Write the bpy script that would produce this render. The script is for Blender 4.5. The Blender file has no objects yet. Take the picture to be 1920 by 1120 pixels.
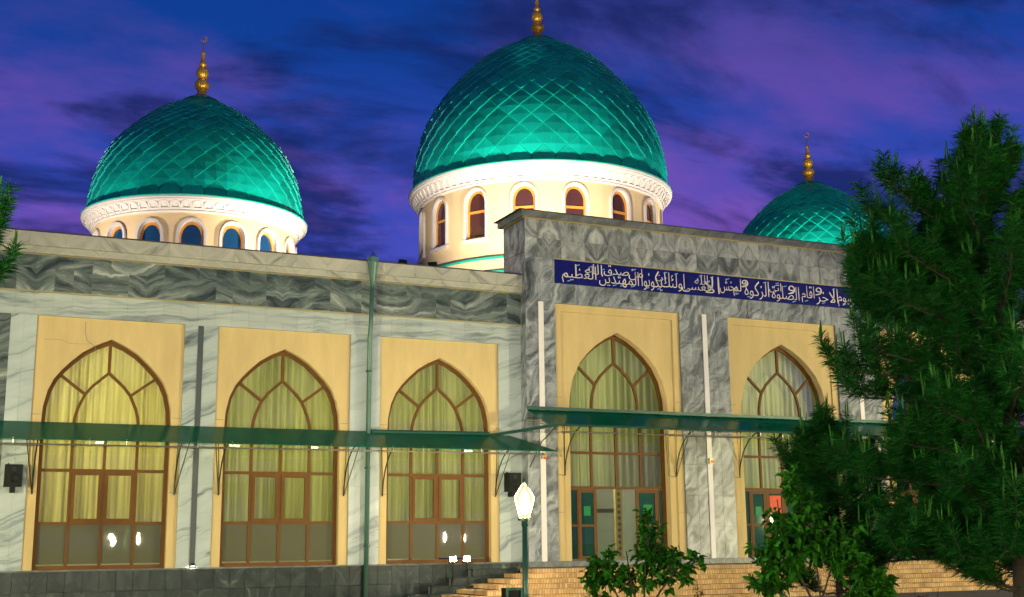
import bpy, bmesh, math, random
import numpy as np
from mathutils import Vector, Matrix, Quaternion

random.seed(7)
rng = np.random.default_rng(11)
SC = bpy.context.scene
COL = SC.collection
R = math.radians

# ------------------------------------------------------------------ camera
cam_d = bpy.data.cameras.new('camera')
cam_d.sensor_width = 36.0
cam_d.lens = 36.0 * 2296.79 / 1920.0
cam_d.clip_start, cam_d.clip_end = 0.1, 2000.0
cam = bpy.data.objects.new('camera', cam_d)
COL.objects.link(cam)
yaw, pitch, roll = 0.438993186, 0.195724286, -0.01071359
r0 = Vector((math.cos(yaw), -math.sin(yaw), 0)); f0 = Vector((math.sin(yaw), math.cos(yaw), 0)); u0 = Vector((0, 0, 1))
f1 = f0 * math.cos(pitch) + u0 * math.sin(pitch); u1 = u0 * math.cos(pitch) - f0 * math.sin(pitch)
r2 = r0 * math.cos(roll) + u1 * math.sin(roll); u2 = u1 * math.cos(roll) - r0 * math.sin(roll)
cam.matrix_world = Matrix(((r2.x, u2.x, -f1.x, 0), (r2.y, u2.y, -f1.y, -28.0), (r2.z, u2.z, -f1.z, 0.4945), (0, 0, 0, 1)))
SC.camera = cam

# ------------------------------------------------------------------ sky
world = bpy.data.worlds.new('World'); SC.world = world; world.use_nodes = True
SC.view_settings.view_transform = 'Standard'; SC.view_settings.look = 'None'
SC.view_settings.gamma = 1.0; SC.view_settings.exposure = 0.0; SC.view_settings.use_curve_mapping = False
SKY_STRENGTH = 1.0
LAMP_STRENGTH = 4300.0        # lantern glass of the plaza lamps behind the camera
BEAM = 17500.0              # added, unseen hooded floods at both ends of the plaza (watts each)
NEAR_LAMP = 1500.0           # bulb in the lantern of the lamp by the stairs
WARM = (1.0, 0.89, 0.48)


def sky():
    nt = world.node_tree; nt.nodes.clear(); N = nt.nodes.new; L = nt.links.new
    out = N('ShaderNodeOutputWorld'); bg = N('ShaderNodeBackground'); bg.inputs[1].default_value = SKY_STRENGTH
    tc = N('ShaderNodeTexCoord'); sp = N('ShaderNodeSeparateXYZ'); L(tc.outputs['Generated'], sp.inputs[0])
    def math_(op, a, b):
        m = N('ShaderNodeMath'); m.operation = op
        for i, v in enumerate((a, b)):
            if isinstance(v, (int, float)): m.inputs[i].default_value = v
            elif v is not None: L(v, m.inputs[i])
        return m.outputs[0]
    zc = math_('MAXIMUM', sp.outputs[2], 0.0); den = math_('ADD', zc, 0.22)
    cb = N('ShaderNodeCombineXYZ'); L(math_('DIVIDE', sp.outputs[0], den), cb.inputs[0]); L(math_('DIVIDE', sp.outputs[1], den), cb.inputs[1])
    base = N('ShaderNodeValToRGB'); L(sp.outputs[2], base.inputs[0])
    e = base.color_ramp.elements
    e[0].position = 0.0; e[0].color = (0.19, 0.115, 0.58, 1)
    e[1].position = 1.0; e[1].color = (0.002, 0.016, 0.12, 1)
    for p, c in ((0.16, (0.115, 0.098, 0.58, 1)), (0.27, (0.034, 0.068, 0.46, 1)), (0.38, (0.006, 0.05, 0.31, 1)), (0.52, (0.003, 0.04, 0.25, 1))):
        k = e.new(p); k.color = c
    def clouds(scale, rot, st, seed, lo, hi, dist):
        mp = N('ShaderNodeMapping'); L(cb.outputs[0], mp.inputs[0]); mp.inputs['Rotation'].default_value = (0, 0, rot)
        mp.inputs['Scale'].default_value = (scale, scale * st, 1); mp.inputs['Location'].default_value = (seed, seed * 0.7, seed)
        n = N('ShaderNodeTexNoise'); n.inputs['Scale'].default_value = 1.0; n.inputs['Detail'].default_value = 9
        n.inputs['Roughness'].default_value = 0.59; n.inputs['Distortion'].default_value = dist; L(mp.outputs[0], n.inputs['Vector'])
        r = N('ShaderNodeValToRGB'); L(n.outputs['Fac'], r.inputs[0]); r.color_ramp.interpolation = 'EASE'
        r.color_ramp.elements[0].position = lo; r.color_ramp.elements[1].position = hi
        return r.outputs[0]
    def mix(fac, a, b, k=1.0):
        m = N('ShaderNodeMixRGB'); L(math_('MULTIPLY', fac, k), m.inputs[0]); L(a, m.inputs[1])
        if isinstance(b, tuple): m.inputs[2].default_value = b
        else: L(b, m.inputs[2])
        return m.outputs[0]
    low = N('ShaderNodeMapRange'); L(sp.outputs[2], low.inputs[0])
    low.inputs[1].default_value = 0.14; low.inputs[2].default_value = 0.41; low.inputs[3].default_value = 1.0; low.inputs[4].default_value = 0.20
    c = base.outputs[0]
    pk = math_('MULTIPLY', clouds(1.5, 0.35, 1.5, 3.1, 0.44, 0.68, 0.15), low.outputs[0])
    c = mix(pk, c, (0.34, 0.10, 0.47, 1), 0.72)
    c = mix(clouds(1.7, 0.5, 1.9, 8.4, 0.44, 0.60, 0.3), c, (0.007, 0.018, 0.115, 1), 0.88)
    c = mix(math_('MULTIPLY', clouds(3.0, 0.45, 2.0, 15.0, 0.49, 0.72, 0.2), low.outputs[0]), c, (0.20, 0.10, 0.48, 1), 0.5)
    L(c, bg.inputs[0]); L(bg.outputs[0], out.inputs[0])


sky()

# ------------------------------------------------------------------ materials
def newmat(name):
    m = bpy.data.materials.new(name); m.use_nodes = True
    nt = m.node_tree; b = nt.nodes['Principled BSDF']
    return m, nt, b


def set_b(b, col=None, rough=None, metal=None, spec=None):
    if col is not None: b.inputs['Base Color'].default_value = (*col, 1)
    if rough is not None: b.inputs['Roughness'].default_value = rough
    if metal is not None: b.inputs['Metallic'].default_value = metal
    if spec is not None: b.inputs['Specular IOR Level'].default_value = spec


def plain(name, col, rough=0.5, metal=0.0, var=0.12, scale=6.0, bump=0.0, spec=0.5, rnd=0.0, stretch=(1, 1, 1)):
    """base colour with a soft noise variation (wear, dirt) and optional bump and per-object tint."""
    m, nt, b = newmat(name); N = nt.nodes.new; L = nt.links.new
    set_b(b, col, rough, metal, spec)
    tc = N('ShaderNodeTexCoord'); mp = N('ShaderNodeMapping'); mp.inputs['Scale'].default_value = stretch
    L(tc.outputs['Object'], mp.inputs[0])
    n = N('ShaderNodeTexNoise'); n.inputs['Scale'].default_value = scale; n.inputs['Detail'].default_value = 6
    n.inputs['Roughness'].default_value = 0.6; L(mp.outputs[0], n.inputs['Vector'])
    r = N('ShaderNodeMapRange'); L(n.outputs['Fac'], r.inputs[0]); r.inputs[1].default_value = 0.25; r.inputs[2].default_value = 0.75
    r.inputs[3].default_value = 1 - var; r.inputs[4].default_value = 1 + var
    hv = N('ShaderNodeHueSaturation'); hv.inputs['Color'].default_value = (*col, 1)
    v = r.outputs[0]
    if rnd:
        oi = N('ShaderNodeObjectInfo'); rr = N('ShaderNodeMapRange'); L(oi.outputs['Random'], rr.inputs[0])
        rr.inputs[3].default_value = 1 - rnd; rr.inputs[4].default_value = 1 + rnd
        mu = N('ShaderNodeMath'); mu.operation = 'MULTIPLY'; L(v, mu.inputs[0]); L(rr.outputs[0], mu.inputs[1]); v = mu.outputs[0]
    L(v, hv.inputs['Value']); L(hv.outputs[0], b.inputs['Base Color'])
    rg = N('ShaderNodeMapRange'); L(n.outputs['Fac'], rg.inputs[0]); rg.inputs[3].default_value = max(0.03, rough - 0.1); rg.inputs[4].default_value = min(1, rough + 0.1)
    L(rg.outputs[0], b.inputs['Roughness'])
    if bump:
        bp = N('ShaderNodeBump'); bp.inputs['Strength'].default_value = bump; bp.inputs['Distance'].default_value = 0.01
        n2 = N('ShaderNodeTexNoise'); n2.inputs['Scale'].default_value = scale * 12; n2.inputs['Detail'].default_value = 4; L(mp.outputs[0], n2.inputs['Vector'])
        L(n2.outputs['Fac'], bp.inputs['Height']); L(bp.outputs[0], b.inputs['Normal'])
    return m


def marble(name, stops, ang, along, across, dist=1.2, rough=0.3, rnd=0.10, seed=0.0, detail=8, warp=0.5, keep=None):
    """sawn marble: noise stretched along the vein direction, per-slab offset from the slab's own place and random value."""
    m, nt, b = newmat(name); N = nt.nodes.new; L = nt.links.new
    tc = N('ShaderNodeTexCoord'); oi = N('ShaderNodeObjectInfo')
    mul = N('ShaderNodeVectorMath'); mul.operation = 'MULTIPLY'; L(oi.outputs['Location'], mul.inputs[0]); mul.inputs[1].default_value = (keep, keep, keep) if keep else (3.71, 2.3, 5.13)
    add = N('ShaderNodeVectorMath'); add.operation = 'ADD'; L(tc.outputs['Object'], add.inputs[0]); L(mul.outputs[0], add.inputs[1])
    wn = N('ShaderNodeTexNoise'); wn.inputs['Scale'].default_value = 1.3; wn.inputs['Detail'].default_value = 3; L(add.outputs[0], wn.inputs['Vector'])
    ws = N('ShaderNodeVectorMath'); ws.operation = 'SCALE'; L(wn.outputs['Color'], ws.inputs[0]); ws.inputs['Scale'].default_value = warp
    a2 = N('ShaderNodeVectorMath'); a2.operation = 'ADD'; L(add.outputs[0], a2.inputs[0]); L(ws.outputs[0], a2.inputs[1])
    mp = N('ShaderNodeMapping'); mp.vector_type = 'TEXTURE'; mp.inputs['Rotation'].default_value = (0, ang, 0)
    mp.inputs['Location'].default_value = (seed, seed, seed)
    mp.inputs['Scale'].default_value = (1 / along, 1, 1 / across); L(a2.outputs[0], mp.inputs[0])
    n = N('ShaderNodeTexNoise'); n.inputs['Scale'].default_value = 1.0; n.inputs['Detail'].default_value = detail
    n.inputs['Roughness'].default_value = 0.62; n.inputs['Distortion'].default_value = dist; L(mp.outputs[0], n.inputs['Vector'])
    rp = N('ShaderNodeValToRGB'); L(n.outputs['Fac'], rp.inputs[0]); e = rp.color_ramp.elements
    e[0].position, e[0].color = stops[0][0], (*stops[0][1], 1); e[1].position, e[1].color = stops[-1][0], (*stops[-1][1], 1)
    for p, c in stops[1:-1]:
        k = e.new(p); k.color = (*c, 1)
    hv = N('ShaderNodeHueSaturation'); L(rp.outputs[0], hv.inputs['Color'])
    rr = N('ShaderNodeMapRange'); L(oi.outputs['Random'], rr.inputs[0]); rr.inputs[3].default_value = 1 - rnd; rr.inputs[4].default_value = 1 + rnd
    L(rr.outputs[0], hv.inputs['Value']); L(hv.outputs[0], b.inputs['Base Color'])
    set_b(b, None, rough, 0, 0.3)
    return m


def emit(name, col, strength):
    m, nt, b = newmat(name); set_b(b, (0.8, 0.8, 0.8), 0.4)
    b.inputs['Emission Color'].default_value = (*col, 1); b.inputs['Emission Strength'].default_value = strength
    return m


def glass(name, tint=(1, 1, 1), body=None, body_fac=0.0, ior=1.5, rough=0.02):
    m, nt, b = newmat(name); N = nt.nodes.new; L = nt.links.new
    nt.nodes.remove(b); out = [x for x in nt.nodes if x.type == 'OUTPUT_MATERIAL'][0]
    fr = N('ShaderNodeFresnel'); fr.inputs[0].default_value = ior
    tr = N('ShaderNodeBsdfTransparent'); tr.inputs[0].default_value = (*tint, 1)
    gl = N('ShaderNodeBsdfGlossy'); gl.inputs['Roughness'].default_value = rough
    tc = N('ShaderNodeTexCoord'); nn = N('ShaderNodeTexNoise'); nn.inputs['Scale'].default_value = 1.6; nn.inputs['Detail'].default_value = 1; L(tc.outputs['Object'], nn.inputs['Vector'])
    bp = N('ShaderNodeBump'); bp.inputs['Strength'].default_value = 0.05; bp.inputs['Distance'].default_value = 0.03; L(nn.outputs['Fac'], bp.inputs['Height']); L(bp.outputs[0], gl.inputs['Normal'])
    src = tr.outputs[0]
    if body:
        df = N('ShaderNodeBsdfDiffuse'); df.inputs[0].default_value = (*body, 1)
        mx = N('ShaderNodeMixShader'); mx.inputs[0].default_value = body_fac; L(tr.outputs[0], mx.inputs[1]); L(df.outputs[0], mx.inputs[2]); src = mx.outputs[0]
    m2 = N('ShaderNodeMixShader'); L(fr.outputs[0], m2.inputs[0]); L(src, m2.inputs[1]); L(gl.outputs[0], m2.inputs[2])
    L(m2.outputs[0], out.inputs[0])
    return m


def glow_glass(name, col, strength):
    m, nt, b = newmat(name); N = nt.nodes.new; L = nt.links.new
    nt.nodes.remove(b); out = [x for x in nt.nodes if x.type == 'OUTPUT_MATERIAL'][0]
    e = N('ShaderNodeEmission'); e.inputs[0].default_value = (*col, 1); e.inputs[1].default_value = strength
    t = N('ShaderNodeBsdfTransparent'); mx = N('ShaderNodeMixShader'); mx.inputs[0].default_value = 0.5
    L(t.outputs[0], mx.inputs[1]); L(e.outputs[0], mx.inputs[2]); L(mx.outputs[0], out.inputs[0])
    return m


def cloth(name, col, trans=0.45):
    m, nt, b = newmat(name); N = nt.nodes.new; L = nt.links.new
    nt.nodes.remove(b); out = [x for x in nt.nodes if x.type == 'OUTPUT_MATERIAL'][0]
    tc = N('ShaderNodeTexCoord'); mp = N('ShaderNodeMapping'); mp.inputs['Scale'].default_value = (14, 14, 0.5); L(tc.outputs['Object'], mp.inputs[0])
    n = N('ShaderNodeTexNoise'); n.inputs['Scale'].default_value = 1; n.inputs['Detail'].default_value = 4; L(mp.outputs[0], n.inputs['Vector'])
    rp = N('ShaderNodeValToRGB'); L(n.outputs['Fac'], rp.inputs[0]); e = rp.color_ramp.elements
    e[0].position = 0.3; e[1].position = 0.7
    e[0].color = (*[c * 0.72 for c in col], 1); e[1].color = (*[min(1, c * 1.2) for c in col], 1)
    d = N('ShaderNodeBsdfDiffuse'); t = N('ShaderNodeBsdfTranslucent'); mx = N('ShaderNodeMixShader'); mx.inputs[0].default_value = trans
    L(rp.outputs[0], d.inputs[0]); L(rp.outputs[0], t.inputs[0]); L(d.outputs[0], mx.inputs[1]); L(t.outputs[0], mx.inputs[2]); L(mx.outputs[0], out.inputs[0])
    return m


def leafmat(name, col, trans=0.25, var=0.4, rough=0.45):
    m, nt, b = newmat(name); N = nt.nodes.new; L = nt.links.new
    out = [x for x in nt.nodes if x.type == 'OUTPUT_MATERIAL'][0]
    g = N('ShaderNodeNewGeometry'); r = N('ShaderNodeMapRange'); L(g.outputs['Random Per Island'], r.inputs[0])
    r.inputs[3].default_value = 1 - var; r.inputs[4].default_value = 1 + var
    hv = N('ShaderNodeHueSaturation'); hv.inputs['Color'].default_value = (*col, 1); L(r.outputs[0], hv.inputs['Value'])
    L(hv.outputs[0], b.inputs['Base Color']); set_b(b, None, rough, 0, 0.12)
    t = N('ShaderNodeBsdfTranslucent'); L(hv.outputs[0], t.inputs[0]); mx = N('ShaderNodeMixShader'); mx.inputs[0].default_value = trans
    L(b.outputs[0], mx.inputs[1]); L(t.outputs[0], mx.inputs[2]); L(mx.outputs[0], out.inputs[0])
    return m


def brickmat(name):
    m, nt, b = newmat(name); N = nt.nodes.new; L = nt.links.new
    tc = N('ShaderNodeTexCoord'); sp = N('ShaderNodeSeparateXYZ'); L(tc.outputs['Object'], sp.inputs[0])
    ad = N('ShaderNodeMath'); ad.operation = 'ADD'; L(sp.outputs[0], ad.inputs[0]); L(sp.outputs[1], ad.inputs[1])
    cb = N('ShaderNodeCombineXYZ'); L(ad.outputs[0], cb.inputs[0]); cb.inputs[1].default_value = 0.02
    oi = N('ShaderNodeObjectInfo'); mr = N('ShaderNodeMath'); mr.operation = 'MULTIPLY'; L(oi.outputs['Random'], mr.inputs[0]); mr.inputs[1].default_value = 40
    L(mr.outputs[0], cb.inputs[2])
    v = N('ShaderNodeTexVoronoi'); v.voronoi_dimensions = '1D'; v.inputs['Scale'].default_value = 14.0; v.inputs['Randomness'].default_value = 0.25
    aw = N('ShaderNodeMath'); L(ad.outputs[0], aw.inputs[0]); L(mr.outputs[0], aw.inputs[1]); L(aw.outputs[0], v.inputs['W'])
    rp = N('ShaderNodeValToRGB'); L(v.outputs['Color'], rp.inputs[0]); e = rp.color_ramp.elements
    e[0].color = (0.36, 0.22, 0.09, 1); e[1].color = (0.66, 0.46, 0.22, 1); k = e.new(0.5); k.color = (0.54, 0.35, 0.15, 1)
    ve = N('ShaderNodeTexVoronoi'); ve.voronoi_dimensions = '1D'; ve.feature = 'DISTANCE_TO_EDGE'; ve.inputs['Scale'].default_value = 14.0; ve.inputs['Randomness'].default_value = 0.25; L(aw.outputs[0], ve.inputs['W'])
    lt = N('ShaderNodeMapRange'); L(ve.outputs['Distance'], lt.inputs[0]); lt.inputs[1].default_value = 0.04; lt.inputs[2].default_value = 0.12; lt.inputs[3].default_value = 0.4; lt.inputs[4].default_value = 1.0
    mu = N('ShaderNodeMixRGB'); mu.blend_type = 'MULTIPLY'; mu.inputs[0].default_value = 1; L(rp.outputs[0], mu.inputs[1]); L(lt.outputs[0], mu.inputs[2])
    st = N('ShaderNodeTexNoise'); st.inputs['Scale'].default_value = 2.2; st.inputs['Detail'].default_value = 6; L(tc.outputs['Object'], st.inputs['Vector'])
    sr = N('ShaderNodeMapRange'); L(st.outputs['Fac'], sr.inputs[0]); sr.inputs[1].default_value = 0.3; sr.inputs[2].default_value = 0.7; sr.inputs[3].default_value = 0.7; sr.inputs[4].default_value = 1.12
    m2 = N('ShaderNodeMixRGB'); m2.blend_type = 'MULTIPLY'; m2.inputs[0].default_value = 1; L(mu.outputs[0], m2.inputs[1]); L(sr.outputs[0], m2.inputs[2])
    L(m2.outputs[0], b.inputs['Base Color']); set_b(b, None, 0.8, 0, 0.3)
    bp = N('ShaderNodeBump'); bp.inputs['Strength'].default_value = 0.5; bp.inputs['Distance'].default_value = 0.01; L(lt.outputs[0], bp.inputs['Height']); L(bp.outputs[0], b.inputs['Normal'])
    return m


MT = dict(
    white=marble('pale_marble', [(0.30, (0.07, 0.10, 0.105)), (0.40, (0.25, 0.31, 0.305)), (0.48, (0.38, 0.45, 0.43)), (0.75, (0.45, 0.52, 0.495))], R(-24), 0.32, 3.6, 0.9, 0.35, 0.03, detail=7, warp=0.35, keep=1.0),
    band=marble('pale_striped_marble', [(0.30, (0.11, 0.145, 0.145)), (0.42, (0.26, 0.32, 0.31)), (0.52, (0.38, 0.44, 0.41)), (0.75, (0.46, 0.51, 0.475))], R(-4), 0.45, 6.0, 0.8, 0.35, 0.06, detail=7, warp=0.3, keep=1.0),
    frieze=marble('dark_green_grey_marble', [(0.34, (0.020, 0.032, 0.032)), (0.45, (0.065, 0.092, 0.088)), (0.54, (0.125, 0.16, 0.148)), (0.62, (0.20, 0.24, 0.215)), (0.71, (0.40, 0.44, 0.39))], R(-20), 0.7, 5.0, 0.9, 0.34, 0.10, detail=12, warp=0.5, keep=1.0),
    cornice=marble('beige_grey_marble', [(0.27, (0.15, 0.16, 0.14)), (0.40, (0.33, 0.34, 0.29)), (0.60, (0.42, 0.42, 0.35)), (0.8, (0.48, 0.48, 0.41))], R(-40), 0.6, 5.0, 1.0, 0.4, 0.05, detail=7, warp=0.3),
    portal=marble('grey_cloudy_marble', [(0.33, (0.040, 0.050, 0.056)), (0.44, (0.13, 0.152, 0.165)), (0.53, (0.235, 0.265, 0.28)), (0.62, (0.33, 0.365, 0.375)), (0.72, (0.52, 0.56, 0.56))], R(-52), 1.1, 2.9, 1.3, 0.34, 0.10, detail=13, warp=0.8, keep=1.0),
    bookmatch=marble('bookmatched_grey_marble', [(0.34, (0.05, 0.06, 0.065)), (0.43, (0.15, 0.17, 0.17)), (0.53, (0.28, 0.305, 0.30)), (0.62, (0.40, 0.425, 0.41)), (0.72, (0.56, 0.58, 0.55))], R(-58), 0.9, 2.8, 0.8, 0.34, 0.10, detail=11, warp=0.7),
    plinth=marble('black_green_marble', [(0.28, (0.006, 0.011, 0.010)), (0.48, (0.018, 0.029, 0.026)), (0.62, (0.040, 0.056, 0.050)), (0.76, (0.17, 0.20, 0.17))], R(-55), 1.1, 3.0, 2.4, 0.35, 0.2, detail=10, warp=0.8),
    ledge=marble('grey_ledge_marble', [(0.25, (0.06, 0.07, 0.065)), (0.5, (0.14, 0.155, 0.15)), (0.75, (0.28, 0.30, 0.28))], R(-40), 1.2, 4.0, 1.5, 0.4, 0.15),
    stucco=plain('ochre_stucco', (0.57, 0.44, 0.20), 0.8, var=0.13, scale=1.6, bump=0.25, spec=0.2, stretch=(1.6, 1, 0.35)),
    strip=plain('white_stone_strip', (0.70, 0.68, 0.66), 0.5, var=0.05),
    darkstrip=plain('dark_grey_strip', (0.06, 0.075, 0.075), 0.4),
    core=plain('masonry_core', (0.20, 0.20, 0.19), 0.9),
    drum=plain('cream_plaster', (0.66, 0.48, 0.23), 0.8, var=0.06, scale=0.9, bump=0.2, spec=0.2),
    trim=plain('white_plaster_trim', (0.56, 0.50, 0.40), 0.6, var=0.05, scale=3),
    brown=plain('brown_window_frame', (0.125, 0.054, 0.008), 0.6, var=0.15, scale=5, spec=0.25),
    orange=plain('varnished_wood_frame', (0.55, 0.23, 0.03), 0.35, var=0.12, scale=5),
    glass=glass('window_glass', (0.97, 0.98, 0.95)),
    film=glass('filmed_glass', (0.6, 0.62, 0.5), (0.14, 0.145, 0.09), 0.7, 1.5, 0.012),  # olive body stands in for reflections and the lit room behind lower panes
    teal_glass=glass('teal_door_glass', (0.35, 0.66, 0.56), (0.022, 0.085, 0.065), 0.4),
    drumglass=glass('blue_tower_glass', (0.5, 0.55, 0.6), (0.010, 0.055, 0.11), 0.8, 1.6, 0.03),  # blue body paints in the sky and dome reflected by the panes
    redglass=glass('brown_tower_glass', (0.6, 0.4, 0.35), (0.085, 0.030, 0.020), 0.75, 1.6, 0.03),  # red-brown body paints in the lit interior behind the panes
    curtain=cloth('yellow_green_curtain', (0.60, 0.56, 0.22)),
    curtain2=cloth('green_curtain', (0.53, 0.56, 0.235)),
    sheet=plain('green_painted_sheet', (0.001, 0.135, 0.062), 0.2, var=0.2, scale=1.5, spec=0.05),
    gmetal=plain('dark_green_metal', (0.02, 0.085, 0.06), 0.35, 0.2, var=0.15),
    pipe=plain('grey_green_pipe_paint', (0.07, 0.16, 0.125), 0.35, 0.2, var=0.2, scale=3),
    rod=plain('steel_rod', (0.55, 0.53, 0.46), 0.3, 0.9),
    bracket=plain('dark_bracket_iron', (0.05, 0.065, 0.04), 0.4, 0.5),
    black=plain('black_plastic', (0.007, 0.010, 0.009), 0.6, spec=0.2),
    dark=plain('dark_roofing', (0.03, 0.032, 0.035), 0.8),
    gold=plain('gilded_metal', (0.90, 0.52, 0.05), 0.36, 0.6, var=0.15, scale=9),
    tile=plain('teal_glazed_metal', (0.002, 0.38, 0.245), 0.36, 0.0, var=0.10, scale=0.8, spec=0.3, rnd=0.24),
    tilebase=plain('teal_under_sheet', (0.004, 0.12, 0.085), 0.5, 0.2),
    flash=plain('bright_green_flashing', (0.0, 0.40, 0.24), 0.35),
    navy=plain('navy_glazed_panel', (0.006, 0.010, 0.115), 0.2, var=0.25, scale=4),
    letter=plain('cream_lettering', (0.72, 0.66, 0.56), 0.5, var=0.03),
    bluemark=plain('pale_blue_marks', (0.16, 0.42, 0.62), 0.5, var=0.03),
    brass=plain('brass_edge', (0.40, 0.34, 0.15), 0.4, 0.4),
    brick=brickmat('soldier_brick'),
    tread=plain('stone_tread', (0.12, 0.10, 0.07), 0.7, var=0.3, scale=4),
    paving=plain('plaza_paving', (0.16, 0.14, 0.115), 0.75, var=0.3, scale=0.8, bump=0.2),
    bark=plain('bark', (0.04, 0.03, 0.018), 0.9, var=0.4, scale=14, bump=0.6),
    needle=leafmat('pine_needles', (0.010, 0.098, 0.010), 0.2, 0.6, 0.6),
    candle=leafmat('young_pine_shoots', (0.03, 0.14, 0.012), 0.1, 0.3, 0.7),
    leaf=leafmat('broad_leaves', (0.030, 0.16, 0.010), 0.42, 0.6, 0.45),
    weed=leafmat('dry_weed_leaves', (0.10, 0.07, 0.02), 0.2, 0.4),
    lobby=plain('pale_lobby_wall', (0.42, 0.43, 0.36), 0.7, var=0.06),
    lobbygrey=plain('grey_lobby_column', (0.16, 0.155, 0.14), 0.6),
    ornament=plain('ornament_yellow', (0.50, 0.42, 0.16), 0.5),
    green_sign=plain('green_sign', (0.0, 0.20, 0.05), 0.5, spec=0.2),
    red_sign=plain('orange_red_sign', (0.60, 0.06, 0.008), 0.6, var=0.25, scale=9),
    bulb_far=emit('plaza_bulb', (1.0, 0.9, 0.6), LAMP_STRENGTH),
    bulb_near=emit('bulb', (1.0, 0.85, 0.6), NEAR_LAMP),
    lantern=glow_glass('lantern_glass', (1.0, 0.72, 0.32), 1.7),
    flood=emit('floodlight_lens', (1.0, 0.88, 0.62), 160.0),
    tube=emit('canopy_lamp_glow', (1.0, 0.92, 0.7), 25.0),
)

# ------------------------------------------------------------------ object helpers
WL = {}      # world location of every object made here


def tag(o, label=None, cat=None, group=None, kind=None):
    if label: o['label'] = label
    if cat: o['category'] = cat
    if group: o['group'] = group
    if kind: o['kind'] = kind
    return o


def link(name, data, parent=None, loc=(0, 0, 0), rot=None, scale=None):
    o = bpy.data.objects.new(name, data); COL.objects.link(o)
    loc = Vector(loc); WL[o.name] = loc
    if parent is not None:
        o.parent = parent; o.location = loc - WL[parent.name]
    else: o.location = loc
    if rot is not None: o.rotation_euler = rot
    if scale is not None: o.scale = scale
    return o


def thing(name, label, cat, loc, group=None):
    return tag(link(name, None, None, loc), label, cat, group)


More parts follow.
